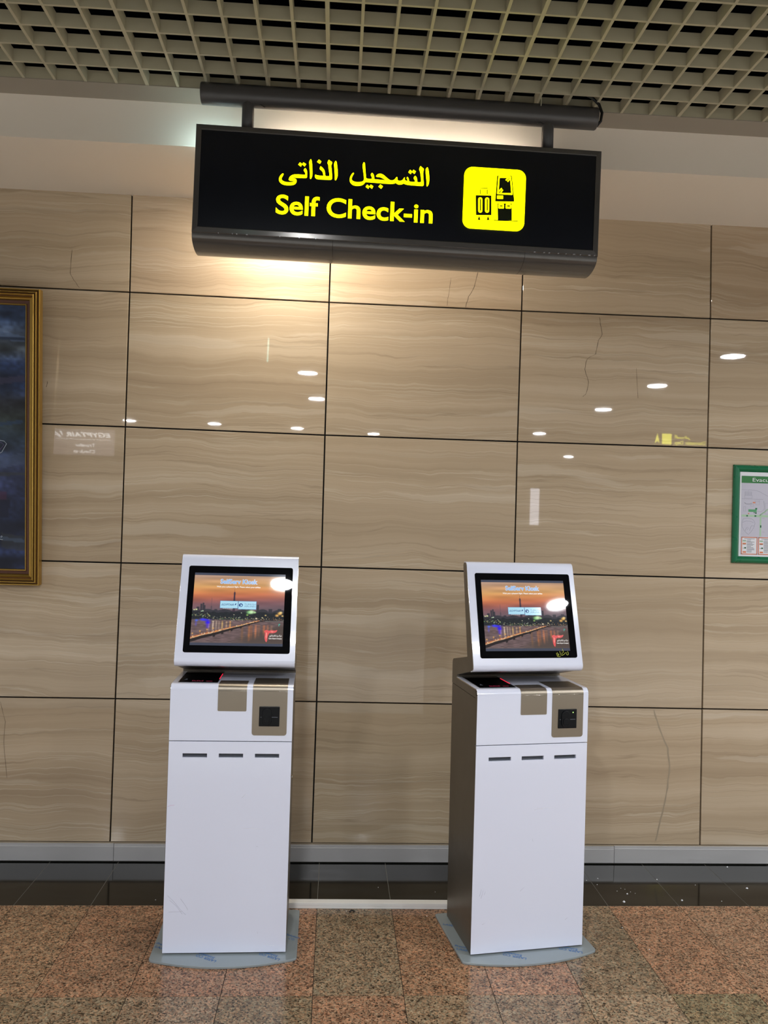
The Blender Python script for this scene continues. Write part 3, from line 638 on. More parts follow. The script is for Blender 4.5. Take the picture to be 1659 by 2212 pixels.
# cable that leaves the tube end and climbs into the grid; thin ties
cb = [unrot(*q) for q in [(0.944, PY-0.005, PZ-0.036), (0.957, PY-0.012, PZ-0.02), (0.962, PY-0.012, PZ+0.012), (0.950, PY-0.01, PZ+0.045), (0.925, PY-0.01, PZ+0.068), (0.880, PY-0.01, PZ+0.090), (0.83, PY-0.01, PZ+0.12)]]
tube('power_cable', cb, 0.0055, M_WIRE, sg, seg=8)
tube('hanging_wire', [unrot(0.720, PY-0.035, PZ+0.012), unrot(0.722, PY-0.037, PZ+0.035), unrot(0.716, PY-0.03, PZ+0.065), unrot(0.722, PY-0.03, PZ+0.11)], 0.0016, M_GRID, sg, seg=6)
tube('cable_tie', [unrot(-0.33, PY-0.02, PZ-0.037), unrot(-0.322, PY-0.026, PZ-0.041), unrot(-0.31, PY-0.024, PZ-0.047), unrot(-0.318, PY-0.02, PZ-0.043)], 0.0016, M_WIRE, sg, seg=6)
tube('cable_tie', [unrot(0.712, PY-0.02, PZ-0.046), unrot(0.722, PY-0.028, PZ-0.045), unrot(0.735, PY-0.02, PZ-0.047)], 0.0015, M_WIRE, sg, seg=6)
# chipped paint along the lower front edge
boxes('chipped_paint', [(x, x+rnd.uniform(0.002, 0.009), -0.0075, -0.0015, -0.1968, -0.1950) for x in [0.5+0.028*k+rnd.uniform(0, 0.012) for k in range(9)]+[-0.65, -0.60, -0.585, -0.55, -0.43, -0.36, -0.30]], mat('bare_aluminium', (200,200,205), 0.4, 0.6), sg, stuff=True)

# small LED lamps lying on top of the sign housing, behind the tube: they wash the white fascia
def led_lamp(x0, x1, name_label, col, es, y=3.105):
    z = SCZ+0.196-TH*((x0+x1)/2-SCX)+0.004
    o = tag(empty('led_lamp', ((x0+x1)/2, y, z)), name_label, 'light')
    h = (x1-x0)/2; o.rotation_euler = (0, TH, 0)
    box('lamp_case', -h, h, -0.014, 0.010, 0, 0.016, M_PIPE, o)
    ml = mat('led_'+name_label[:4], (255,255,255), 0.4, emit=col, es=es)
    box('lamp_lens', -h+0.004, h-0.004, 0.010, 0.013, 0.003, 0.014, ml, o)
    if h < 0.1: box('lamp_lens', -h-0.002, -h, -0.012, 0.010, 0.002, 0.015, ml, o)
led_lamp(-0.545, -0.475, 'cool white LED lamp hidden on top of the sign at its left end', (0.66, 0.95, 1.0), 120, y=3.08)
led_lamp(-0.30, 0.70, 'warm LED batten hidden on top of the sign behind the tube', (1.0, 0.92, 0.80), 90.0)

# ------------------------------------------------------------------ kiosks
def smooth_noise(ny, nx, cy, cx, rng):
    g = rng.random((cy+2, cx+2)); y = np.linspace(0, cy, ny); x = np.linspace(0, cx, nx)
    yi, xi = y.astype(int), x.astype(int); fy, fx = y-yi, x-xi
    fy = (fy*fy*(3-2*fy))[:,None]; fx = (fx*fx*(3-2*fx))[None,:]
    a = g[np.ix_(yi, xi)]; b = g[np.ix_(yi, xi+1)]; c = g[np.ix_(yi+1, xi)]; d = g[np.ix_(yi+1, xi+1)]
    return (a*(1-fx)+b*fx)*(1-fy)+(c*(1-fx)+d*fx)*fy
def srgb(a): 
    a = np.clip(np.asarray(a, float), 0, 1); return np.where(a <= 0.04045, a/12.92, ((a+0.055)/1.055)**2.4)
def river_picture(nx, ny):
    rng = np.random.default_rng(5)
    X, Y = np.meshgrid(np.linspace(0, 1, nx+1), np.linspace(0, 1, ny+1)); sh = X.shape
    img = np.zeros((*sh, 3))
    stops = [(0.0, (188,152,128)), (0.07, (205,155,112)), (0.16, (222,162,95)), (0.24, (222,138,78)), (0.30, (212,116,75)), (0.36, (165,92,78)), (0.42, (128,84,88)), (0.50, (112,88,96)), (0.55, (100,84,92))]
    yy = Y+0.05*(X-0.3)*(Y < 0.6)
    for k in range(3): img[..., k] = np.interp(yy, [s[0] for s in stops], [s[1][k] for s in stops])/255
    cl = smooth_noise(*sh, 22, 4, rng)
    img *= (0.90+0.2*cl)[..., None]
    img = img*(1-0.25*np.clip((X-0.5)*1.4, 0, 1)*np.clip(1-Y*2.2, 0, 1))[..., None]+np.array([0.70,0.60,0.55])*(0.25*np.clip((X-0.5)*1.4, 0, 1)*np.clip(1-Y*2.2, 0, 1))[..., None]
    def blend(mask, col): 
        m = np.clip(mask, 0, 1)[..., None]; img[:] = img*(1-m)+np.array(col)/255*m
    soft = lambda d, w=0.004: np.clip(0.5-d/w, 0, 1)
    rect = lambda x0, x1, y0, y1: soft(np.maximum(np.maximum(x0-X, X-x1), np.maximum(y0-Y, Y-y1)))
    # skyline
    sky = 0.515+0.012*np.sin(X*31)+0.018*(smooth_noise(1, sh[1], 1, 46, rng)-0.5)
    blend(soft(sky-Y, 0.008), (50,49,56))
    for x0, x1, y0 in [(0.045,0.075,0.475),(0.085,0.105,0.43),(0.108,0.125,0.415),(0.118,0.14,0.45),(0.70,0.722,0.43),(0.60,0.63,0.50),(0.83,0.87,0.49),(0.93,0.97,0.485),(0.24,0.27,0.505),(0.32,0.36,0.505)]:
        blend(rect(x0, x1, y0, 0.55)*0.95, (48,46,54))
    blend(rect(0.203, 0.207, 0.34, 0.52)*0.7, (80,66,74)); blend(rect(0.197, 0.212, 0.46, 0.52)*0.6, (70,60,68))
    tw = 0.0075+0.008*np.clip((Y-0.25)*3, 0, 1)
    blend(soft(np.abs(X-0.449)-tw*np.where(np.abs(Y-0.27) < 0.015, 1.25, 1.0), 0.003)*(Y > 0.245)*(Y < 0.56)*0.92, (58,42,56)); blend(rect(0.4475, 0.4505, 0.205, 0.25)*0.8, (80,52,56))
    # dark trees
    tr = 0.548+0.018*(smooth_noise(1, sh[1], 1, 30, rng)-0.5)
    blend(soft(tr-Y, 0.012), (27,31,35)); img[:] = np.where((Y > 0.55)[..., None], img*(0.85+0.3*smooth_noise(*sh, 90, 110, rng))[..., None], img)
    # water
    wl = 0.66
    blend(soft(wl-Y, 0.02), (105,84,84))
    wn = smooth_noise(*sh, 150, 26, rng)
    wat = (Y > wl)
    img = np.where(wat[..., None], img*(0.78+0.44*wn)[..., None], img)
    def ystripe(x, y0, y1, wd, col, a):
        f = np.exp(-((X-x)/wd)**2)*np.clip((Y-y0)/0.02, 0, 1)*np.clip((y1-Y)/0.10, 0, 1)*(0.55+0.8*wn); blend(f*a, col)
    for x, c in [(0.19,(235,190,170)),(0.235,(250,220,190)),(0.27,(200,175,150)),(0.335,(250,200,110)),(0.38,(200,160,120)),(0.42,(255,180,90)),(0.30,(180,150,130))]: ystripe(x, 0.67, 0.86, 0.008, c, 0.75)
    blend(soft(0.90-Y-0.4*(X-0.55), 0.06)*(Y > 0.70)*soft(0.50-X, 0.25), (80,66,60))
    for x, c, y1 in [(0.63,(190,110,62),0.99),(0.655,(150,92,62),0.96),(0.70,(215,125,80),0.95),(0.735,(140,95,72),0.93),(0.79,(220,120,70),0.9),(0.83,(190,115,80),0.88),(0.87,(150,110,90),0.9),(0.555,(130,90,60),1.0)]: ystripe(x, 0.72, y1, 0.013, c, 0.75)
    # blue lit boats and their reflection
    for cx, cy, rx, ry, c, a in [(0.150,0.668,0.050,0.016,(50,40,255),1),(0.178,0.705,0.026,0.026,(28,8,255),1.0),(0.12,0.66,0.03,0.018,(60,60,255),0.9),(0.055,0.675,0.018,0.015,(70,110,255),0.9),(0.178,0.75,0.020,0.045,(80,50,235),0.65),(0.05,0.72,0.012,0.04,(90,80,220),0.5)]:
        blend(np.exp(-(((X-cx)/rx)**2+((Y-cy)/ry)**2)**1.3)*a, c)
    # shore lights
    for _ in range(190):
        x = rng.uniform(0.0, 1.0); y = rng.normal(0.645, 0.014) if x > 0.2 else rng.normal(0.60, 0.02)
        c = [(225,255,190),(255,255,235),(160,220,110),(255,214,130)][rng.integers(4)]
        if x > 0.62: c = [(255,200,120),(255,240,200),(255,170,90)][rng.integers(3)]
        r = rng.uniform(0.002, 0.005); blend(np.exp(-(((X-x)/r)**2+((Y-y)/(r*1.1))**2))*rng.uniform(0.5, 1), c)
    for x, y, r, c in [(0.045,0.515,0.012,(240,250,170)),(0.02,0.52,0.01,(235,240,170)),(0.115,0.535,0.009,(225,255,210)),(0.10,0.54,0.007,(220,250,200)),(0.535,0.555,0.006,(240,255,220)),(0.455,0.585,0.006,(255,240,200)),(0.62,0.545,0.03,(120,190,110)),(0.645,0.54,0.03,(215,255,190)),(0.60,0.585,0.012,(150,200,90)),(0.68,0.545,0.015,(190,240,160)),(0.80,0.585,0.01,(255,215,130)),(0.955,0.555,0.024,(255,190,90)),(0.965,0.54,0.018,(255,220,140)),(0.925,0.585,0.02,(245,180,90)),(0.985,0.59,0.012,(255,205,120)),(0.765,0.62,0.008,(255,240,170)),(0.70,0.635,0.012,(255,235,200)),(0.955,0.715,0.009,(60,220,190)),(0.95,0.735,0.006,(90,235,210))]:
        blend(np.exp(-(((X-x)/r)**2+((Y-y)/(r*0.9))**2)**1.5), c)
    # bridge with its lights
    xb = np.array([0, 0.12, 0.25, 0.4, 0.55, 0.68, 0.75, 0.85, 1.0]); yb = np.array([0.935, 0.885, 0.845, 0.785, 0.735, 0.685, 0.665, 0.662, 0.672])
    D = Y-np.interp(X, xb, yb); tk = np.interp(X, [0, 0.4, 0.75, 1], [0.030, 0.020, 0.008, 0.004])
    blend(soft(np.abs(D-tk*1.1)-tk*0.9, 0.006)*np.where(X < 0.78, 1, 0.6), (32,26,26))
    for x in (0.24, 0.33, 0.43, 0.53, 0.62): blend(rect(x, x+0.035*(1-x), 0, 1)*soft(-(D-0.0), 0.004)*soft(D-0.085*(1.05-x), 0.01)*0.9, (30,24,24))
    f = np.clip(1-np.abs(D+tk*0.15)/(tk*0.8), 0, 1)*(X < 0.74)*(0.45+0.75*smooth_noise(*sh, 60, 90, rng)); blend(f*1.0, (235,120,60))
    f = np.clip(1-np.abs(D-tk*0.15)/(tk*0.33), 0, 1)*(X < 0.72)*(0.4+0.9*smooth_noise(1, sh[1], 1, 50, rng)); blend(f, (255,225,170))
    for _ in range(60):
        x = rng.random()**0.8*0.74; y = np.interp(x, xb, yb)-rng.uniform(-0.3, 1.2)*0.02*(1.1-x); r = rng.uniform(0.003, 0.006)
        blend(np.exp(-(((X-x)/r)**2+((Y-y)/r)**2)), [(255,200,110),(255,150,60),(255,245,215)][rng.integers(3)])
    for x in (0.02, 0.10, 0.175, 0.24):
        y = np.interp(x, xb, yb)-0.06; r = 0.008; blend(np.exp(-(((X-x)/r)**2+((Y-y)/(r*1.3))**2)), (255,190,90)); blend(rect(x-0.0015, x+0.0015, y, y+0.06)*0.5, (225,120,60))
    blend(rect(0.80, 1.0, 0.672, 0.678)*0.7, (150,160,150))
    blend(soft(0.985-Y, 0.02)*0.3, (90,84,80))
    return srgb(img*0.90+0.065)  # pale veil mixed into the colours stands in for reflection haze on the glass

M_SCREEN = vcol_mat('screen_picture', 0.03, emit=0.92)
M_LCD = mat('unlit_lcd', (46,50,62), 0.03, emit=(0.045,0.05,0.07), es=1.0)
def ink(name, c, es=0.95): return mat(name, (10,10,10), 0.1, emit=lin(c), es=es)
I_TITLE, I_TITLEO, I_WHITE, I_NAVY, I_BOX, I_BOX2, I_RED, I_RED2, I_LOGO = ink('ink_title', (150,190,240)), ink('ink_titleo', (225,235,250)), ink('ink_white', (250,245,240)), ink('ink_navy', (30,60,130)), ink('ink_box', (176,224,244)), ink('ink_box_edge', (96,160,205)), ink('ink_red', (226,84,84)), ink('ink_salmon', (240,140,130)), ink('ink_violet', (140,110,190))

TV = (0.2943, 0.9557)
def head_prof():
    A = (0.2515, 0.928)
    pts = [(0.3126,0.928),(0.3140,1.0212),(0.1300,1.0587),(0.2115,1.4135),(0.1660,1.4135),(0.0447,1.0204),(0.2515,0.9692),A]
    return pts
def mk_kiosk(label):
    K = tag(empty('check_in_kiosk'), label, 'kiosk', 'self-service check-in kiosks against the stone wall')
    H = 0.2165
    # base plate with bowed front, still in its printed film
    bp = [(-0.258, 0.325), (-0.257, -0.030)]
    for k in range(0, 13):
        x = -0.243+0.486*k/12; bp.append((x, -0.083+0.044*(x/0.243)**2))
    bp += [(0.257, -0.030), (0.258, 0.325)]
    rad = [0.012, 0.02]+[0]*13+[0.02, 0.012]
    plate = prism_z('base_plate', round_poly(bp, rad, 5), 0.0002, 0.0085, M_FILM, K); bevel(plate, 0.0015)
    def film(bd, x0, x1, y, rot, h):
        mw = Matrix.Translation((x0, y, 0.0088)) @ Matrix.Rotation(R(rot), 4, 'Z')
        text('printed_film_lettering', bd, M_BLUE, plate, 0, x1-x0, 0, h=h, bold=0.012, mw=mw)
    # printed diagonally, upside down along the front, upright on the left side
    for x in (-0.02, 0.20):
        film('LASER CO.', x, x+0.088, -0.037-(0.0 if x > 0 else 0.006), 150, 0.013)
        film('Solution', x-0.008, x+0.06, -0.016-(0.0 if x > 0 else 0.006), 150, 0.013)
    film('Precision', -0.252, -0.19, 0.075, -30, 0.012); film('LASER', -0.253, -0.198, 0.052, -30, 0.013); film('LASER', -0.250, -0.198, 0.235, -30, 0.012)
    film('CO.', 0.222, 0.248, 0.100, -30, 0.012); film('Solution', 0.212, 0.268, 0.128, -30, 0.012)
    # cabinet
    prism_x('cabinet_body', [(0.022, 0.0090), (0.300, 0.0090), (0.3120, 0.9255), (0.022, 0.9255)], -H+0.0015, H-0.0015, M_TAUPE, K, bev=0.0015)
    box('shadow_gap', -H+0.004, H-0.004, 0.0175, 0.0218, 0.014, 0.924, M_DARK, K)
    xs = [-H, -0.1675, -0.0820, -0.0405, 0.0450, 0.0870, 0.1725, H]; zs = [0.0135, 0.7025, 0.7165, 0.7590]
    door = plate_holes('front_door', xs, zs, 0.0, 0.017, {(1,1),(3,1),(5,1)}, M_WHITE, K); bevel(door, 0.0008, 2)
    boxes('door_edge_trim', [(-H-0.0006, -H+0.0004, 0.001, 0.017, 0.014, 0.7588), (H-0.0004, H+0.0006, 0.001, 0.017, 0.014, 0.7588), (-H+0.001, H-0.001, 0.001, 0.017, 0.0128, 0.0136)], M_TAUPE, door)
    for a, b in ((1,2),(3,4),(5,6)):
        s_ = boxes('slot_liner', [(xs[a]-0.002, xs[b]+0.002, 0.012, 0.0165, 0.7005, 0.7185), (xs[a]+0.0008, xs[b]-0.0008, 0.0045, 0.012, 0.7068, 0.7082), (xs[a]+0.0008, xs[b]-0.0008, 0.006, 0.012, 0.7118, 0.7128)], M_GREYIN, door)
    # side cheeks of the deck
    prism_x('deck_body', round_poly([(0.0215, 0.9275), (0.2500, 0.9275), (0.2500, 0.9573), (0.0215, 0.9573)], [0, 0, 0.002, 0.004]), -H+0.001, H-0.001, M_TAUPE, K)
    # white fascia bent over the front edge of the deck
    path = [(0.0, 0.7620), (0.0, 0.90)]+[(0.020-0.020*math.cos(t), 0.9407+0.020*math.sin(t)) for t in [math.pi/2*k/10 for k in range(11)]]+[(0.10, 0.9607), (0.2505, 0.9607)]
    rp = [(y, z) for y, z in path]
    fa = wrap_strip('white_fascia', rp, -H, H, -0.0032, M_WHITE, K)
    fe = boxes('fascia_edge', [(-H-0.0008, -H+0.0002, 0.0003, 0.0200, 0.7625, 0.938), (H-0.0002, H+0.0008, 0.0003, 0.0200, 0.7625, 0.938)], M_TAUPE, fa)
    boxes('fascia_edge', [(-H-0.0006, -H+0.0003, 0.018, 0.2505, 0.9575, 0.9606), (H-0.0003, H+0.0006, 0.018, 0.2505, 0.9575, 0.9606)], M_EDGE, fa)
    for sx in (-1, 1):
        tube('edge_trim', [(sx*(H+0.0003), 0.0008+0.0195*(1-math.cos(t)), 0.9405+0.0195*math.sin(t)) for t in [math.pi/2*k/8 for k in range(9)]], 0.0011, M_EDGE, fa, seg=6)
    def outer(path_, d): return [(a, b) for a, b in sheet_path(path_, d)]
    def sub(z0, y1): 
        q = [(0.0, z0)]+[pt for pt in rp if pt[1] > z0+0.001 and pt[0] < y1-0.001]+[(y1, 0.9607)]
        return outer(q, 0.0010)
    p1 = wrap_strip('receipt_plate', sub(0.8675, 0.076), -0.0495, 0.0520, -0.0010, M_STEELP, K, rc=0.004, rc2=0.003)
    p2 = wrap_strip('reader_plate', sub(0.7825, 0.131), 0.0730, 0.1965, -0.0010, M_STEELP, K, rc=0.010, rc2=0.004)
    tube('bend_line', [(-0.0493, -0.0011, 0.9395), (0.0518, -0.0011, 0.9395)], 0.0009, M_EDGE, p1, seg=6)
    tube('bend_line', [(0.0732, -0.0011, 0.9395), (0.1963, -0.0011, 0.9395)], 0.0009, M_EDGE, p2, seg=6)
    # card reader
    cr = box('card_reader', 0.0975, 0.1700, -0.0045, -0.0008, 0.8155, 0.8860, M_BLACKPL, K, bev=0.0015)
    pod = prism_z('reader_mouth', round_poly([(-0.017, -0.030), (0.017, -0.030), (0.017, 0.030), (-0.017, 0.030)], 0.0165, 8), 0.0, 0.0040, M_BLACKPL, cr, mw=plane_mw((0.1255, -0.0045, 0.8500), (1,0,0), (0,0,1)), bev=0.0014)
    pod2 = prism_z('reader_mouth', round_poly([(-0.011, -0.010), (0.011, -0.010), (0.011, 0.012), (-0.011, 0.012)], 0.008, 6), 0.0040, 0.0065, M_BLACKPL, cr, mw=plane_mw((0.1255, -0.0045, 0.8400), (1,0,0), (0,0,1)), bev=0.0008)
    boxes('card_slot', [(0.1425, 0.1640, -0.0052, -0.0044, 0.8478, 0.8496), (0.1025, 0.1070, -0.0052, -0.0044, 0.8476, 0.8494)], M_GREYIN, cr)
    # document scanner: dark window, red lamp
    sc = prism_z('scanner_window', round_poly([(-0.197, 0.036), (-0.056, 0.036), (-0.056, 0.246), (-0.197, 0.246)], 0.003, 3), 0.9608, 0.9625, M_BLACKGLASS, K)
    box('scanner_lamp', -0.0585, -0.0568, 0.095, 0.195, 0.9625, 0.9634, mat('red_scan_lamp', (120,0,10), 0.3, emit=(1.0, 0.02, 0.06), es=1.6), sc)
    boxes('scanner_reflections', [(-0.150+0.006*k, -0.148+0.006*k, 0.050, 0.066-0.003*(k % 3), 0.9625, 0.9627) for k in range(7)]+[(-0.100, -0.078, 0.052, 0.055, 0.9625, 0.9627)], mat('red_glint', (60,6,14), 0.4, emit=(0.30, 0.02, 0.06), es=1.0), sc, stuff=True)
    prism_z('lit_marker', [(-0.182, 0.075), (-0.170, 0.075), (-0.174, 0.098)], 0.9625, 0.9627, M_GREYIN, sc)
    # neck and head
    hp = [(0.3126,0.9275),(0.3140,1.0212),(0.1310,1.0590),(0.2120,1.4100),(0.1690,1.4100),(0.0487,1.0210),(0.2515,0.9700),(0.2515,0.9275)]
    prism_x('head_body', round_poly(hp, [0, 0.018, 0.004, 0.012, 0.018, 0.018, 0.0, 0.0], 7), -H+0.0012, H-0.0012, M_TAUPE, K)
    box('neck_panel', -H+0.010, H-0.010, 0.2478, 0.2518, 0.9608, 0.9690, M_TAUPE, K)
    op = [(0.0950, 1.0068), (0.0447, 1.0198), (0.1660, 1.4138), (0.1950, 1.4138)]
    rr = round_poly([(0.30, 0.953)]+op[1:3]+[(0.30, 1.4138)], [0, 0.021, 0.020, 0], 9)
    pth = [q for q in rr if 0.0 < q[0] < 0.0949 or True]
    pth = [(0.0820, 1.0101)]+rr[1:-1]+[(0.1960, 1.4138)]
    hs = wrap_strip('head_shell', pth, -H, H, -0.0036, M_WHITE, K)
    for sx in (-1, 1):
        V = []
        tube('chrome_edge', [(sx*(H+0.0002), y+0.0030*0.95, z-0.0010) for y, z in pth[6:-4]], 0.0011, M_EDGE, hs, seg=6)
    # screen: local plane x right, y up the face, z outwards
    F0 = (0.0570, 1.0600)
    FM = plane_mw((-H, F0[0], F0[1]), (1,0,0), (0, TV[0], TV[1]))
    def fm(dz=0.0): return FM @ Matrix.Translation((0, 0, dz))
    bez = prism_z('screen_glass', round_poly([(0.028, 0.0045), (0.4135, 0.0045), (0.4135, 0.3275), (0.028, 0.3275)], 0.008, 6), -0.001, 0.0007, M_BLACKGLASS, K, mw=fm())
    lcd = box('display', 0.0510, 0.3865, 0.0310, 0.3010, 0.0007, 0.0009, M_LCD, K, mw=fm())
    SW, SH = 0.3355, 0.2515
    pict = painted_grid('lit_picture', SW, SH, 320, 240, river_picture(320, 240), M_SCREEN, lcd, mw=Matrix.Translation((0.0510, 0.0405, 0.0011)))
    PX = lambda s: 0.0510+s*SW
    PYv = lambda t: 0.0405+(1-t)*SH
    tx = lambda nm, bd, m, s0, s1, t, h, bold=0.02, z=0.0013, **k: text(nm, bd, m, lcd, PX(s0), PX(s1), PYv(t), h=h*SH, bold=bold, z=z, **k)
    tx('screen_writing', 'SelfServ Kiosk', I_TITLEO, 0.284, 0.696, 0.121, 0.068, bold=0.05, z=0.00125)
    tx('screen_writing', 'SelfServ Kiosk', I_TITLE, 0.288, 0.692, 0.120, 0.064, bold=0.030, z=0.0014)
    tx('screen_writing', 'Wish you a pleasant flight. Please select your airline', I_WHITE, 0.248, 0.728, 0.178, 0.021, bold=0.028)
    a = multi_prism('airline_button', [[(PX(0.297), PYv(0.490)), (PX(0.493), PYv(0.490)), (PX(0.493), PYv(0.380)), (PX(0.297), PYv(0.380))]], 0.0012, 0.0013, I_BOX2, lcd)
    multi_prism('airline_button', [[(PX(0.300), PYv(0.485)), (PX(0.490), PYv(0.485)), (PX(0.490), PYv(0.384)), (PX(0.300), PYv(0.384))]], 0.0013, 0.0014, I_BOX, lcd)
    multi_prism('airline_button', [[(PX(0.496), PYv(0.502)), (PX(0.694), PYv(0.502)), (PX(0.694), PYv(0.380)), (PX(0.496), PYv(0.380))]], 0.0012, 0.0013, I_BOX2, lcd)
    multi_prism('airline_button', [[(PX(0.499), PYv(0.498)), (PX(0.690), PYv(0.498)), (PX(0.690), PYv(0.384)), (PX(0.499), PYv(0.384))]], 0.0013, 0.0014, I_BOX, lcd)
    tx('screen_writing', 'EGYPTAIR', I_NAVY, 0.313, 0.447, 0.450, 0.028, bold=0.01, z=0.0015, shear=0.3)
    wing = [[(0.455, 0.445), (0.462, 0.420), (0.476, 0.415), (0.470, 0.424), (0.480, 0.422), (0.468, 0.432), (0.477, 0.434), (0.464, 0.440)]]
    fill_polys('airline_emblem', [[(PX(s_), PYv(t_)) for s_, t_ in q] for q in wing], 0.0001, I_NAVY, lcd, None, z=0.0015)
    circ = [(PX(0.524)+0.0072*math.cos(2*math.pi*k/24), PYv(0.440)+0.0066*math.sin(2*math.pi*k/24)) for k in range(24)]
    fill_polys('airline_emblem', [circ], 0.0001, I_NAVY, lcd, None, z=0.0015)
    fill_polys('airline_emblem', [[(PX(0.518), PYv(0.462)), (PX(0.522), PYv(0.440)), (PX(0.517), PYv(0.424)), (PX(0.533), PYv(0.432)), (PX(0.540), PYv(0.444)), (PX(0.530), PYv(0.456))]], 0.0001, I_BOX, lcd, None, z=0.0016)
    tx('screen_writing', 'TURKISH', I_NAVY, 0.563, 0.684, 0.437, 0.024, bold=-0.012, z=0.0015)
    tx('screen_writing', 'AIRLINES', I_NAVY, 0.563, 0.684, 0.468, 0.024, bold=-0.012, z=0.0015)
    tx('screen_writing', 'STAR ALLIANCE', I_WHITE, 0.330, 0.438, 0.500, 0.011, bold=0.0, z=0.0015)
    lg = [(0.790,0.820),(0.815,0.795),(0.845,0.812),(0.870,0.800),(0.905,0.808),(0.940,0.796),(0.925,0.832),(0.890,0.848),(0.855,0.842),(0.842,0.862),(0.833,0.905),(0.832,0.950),(0.822,0.985),(0.806,0.950),(0.800,0.905),(0.803,0.862),(0.800,0.838)]
    fill_polys('airport_emblem', [chaikin([(PX(s_), PYv(t_)) for s_, t_ in lg])], 0.0001, I_RED, lcd, None, z=0.0015)
    fill_polys('airport_emblem', [[(PX(s_), PYv(t_)) for s_, t_ in q] for q in ([(0.815,0.83),(0.828,0.85),(0.824,0.93),(0.812,0.90)],[(0.86,0.815),(0.90,0.82),(0.88,0.835)])], 0.0001, I_RED2, lcd, None, z=0.0016)
    ar = ['\uFEB7\uFEAE\uFED0\uFE94'.replace('\uFED0', '\uFEDB'), '\uFEE3\uFEF4\uFEE8\uFE8E\uFE80'.replace('\uFE80', '\uFE80'), '\uFE8D\uFEDF\uFED8\uFE8E\uFEEB\uFEAE\uFE93', '\uFE8D\uFEDF\uFEA0\uFEEE\uFEF3']
    s_ar = ' '.join(''.join(reversed(wd_)) for wd_ in reversed(ar))
    tx('screen_writing', s_ar, I_WHITE, 0.853, 0.986, 0.893, 0.024, bold=0.02, z=0.0015)
    tx('screen_writing', 'Cairo Airport Company', I_WHITE, 0.846, 0.990, 0.932, 0.020, bold=0.02, z=0.0015)
    # lock on the right flank
    tube('side_lock', [(H-0.001, 0.035, 0.625), (H+0.005, 0.035, 0.625), (H+0.006, 0.035, 0.625)], [0.006, 0.006, 0.004], M_EDGE, K, seg=12)
    return K
M_STEELP = brushed('reader_steel', (158,148,134), 0.42, (9, 9, 500), 0.08)
k1 = mk_kiosk('white check-in kiosk on the left, facing straight out, no writing scrawled on it')
k1.location = (-0.3537, 2.909, 0); k1.rotation_euler = (0, 0, R(1.0))
k2 = copy_tree(k1); k2.location = (0.7384, 2.924, 0); k2.rotation_euler = (0, 0, R(8.9))
k2['label'] = 'white check-in kiosk on the right, turned to show its taupe flank, green LED lit'
def child(K, nm):
    return [c for c in K.children if c.name.split('.')[0] == nm][0]
# marks that single the two out
H = 0.2165
FMk = plane_mw((-H, 0.0570, 1.0600), (1,0,0), (0, TV[0], TV[1]))
M_GRAF = mat('yellow_marker', (186,190,70), 0.5)
def stroke(name, pts, r, m, parent, mw): return tube(name, pts, r, m, parent, seg=5, mw=mw)
gl = child(k2, 'screen_glass')
GX = lambda x: 0.3290+(x-340)/660*0.0500
GY = lambda y: 0.0090+(640-y)/370*0.0290
for q in ([(345,460),(365,560),(395,640)], [(400,430),(430,560),(425,640),(480,645),(550,630)], [(470,500),(468,590)], [(525,375),(560,490),(580,590)], [(625,375),(635,380)], [(680,265),(710,350),(740,460)], [(670,440),(640,500),(625,585),(700,560),(870,440),(905,470),(880,530),(920,570),(970,550),(990,480),(950,390)]):
    stroke('marker_scrawl', [(GX(x), GY(y), 0.0008) for x, y in q], 0.0010, M_GRAF, gl, None)
rd = child(k2, 'card_reader')
tube('status_light', [(0.1545, -0.0045, 0.8740), (0.1545, -0.0054, 0.8740)], 0.0016, mat('green_led', (120,255,60), 0.4, emit=(0.35, 1.0, 0.15), es=4.0), rd, seg=10)
M_SCUFF = mat('grey_scuff', (182,183,200), 0.5); M_PINKM = mat('pink_scuff', (214,150,190), 0.5); M_SCR = mat('light_scratch', (226,228,236), 0.3)
def scuffs(K, lst, m):
    d = child(K, 'front_door')
    for pts in lst: stroke('scuff_mark', [(x-H, -0.00015, z) for x, z in pts], 0.0004, m, d, None)
scuffs(k1, [[(0.012,0.216),(0.035,0.195),(0.060,0.165),(0.078,0.148)],[(0.020,0.200),(0.045,0.178),(0.066,0.150)],[(0.058,0.205),(0.075,0.182),(0.085,0.165)],[(0.018,0.158),(0.05,0.159),(0.065,0.160)],[(0.331,0.086),(0.332,0.079)],[(0.318,0.388),(0.325,0.387)]], M_SCUFF)
scuffs(k1, [[(0.003,0.529),(0.012,0.532),(0.026,0.534)]], M_PINKM)
scuffs(k1, [[(0.262,0.56),(0.275,0.575),(0.281,0.568)],[(0.27,0.452),(0.30,0.452),(0.345,0.449)],[(0.355,0.042),(0.375,0.038),(0.392,0.036)]], M_SCR)
scuffs(k2, [[(0.035,0.245),(0.028,0.220)],[(0.042,0.240),(0.034,0.212)],[(0.05,0.236),(0.046,0.224)],[(0.198,0.240),(0.182,0.228)],[(0.372,0.118),(0.362,0.112)],[(0.04,0.118),(0.05,0.121)],[(0.226,0.415),(0.228,0.405)]], M_SCUFF)
scuffs(k2, [[(0.23,0.520),(0.27,0.527),(0.305,0.524)],[(0.24,0.527),(0.262,0.521)]], M_SCR)

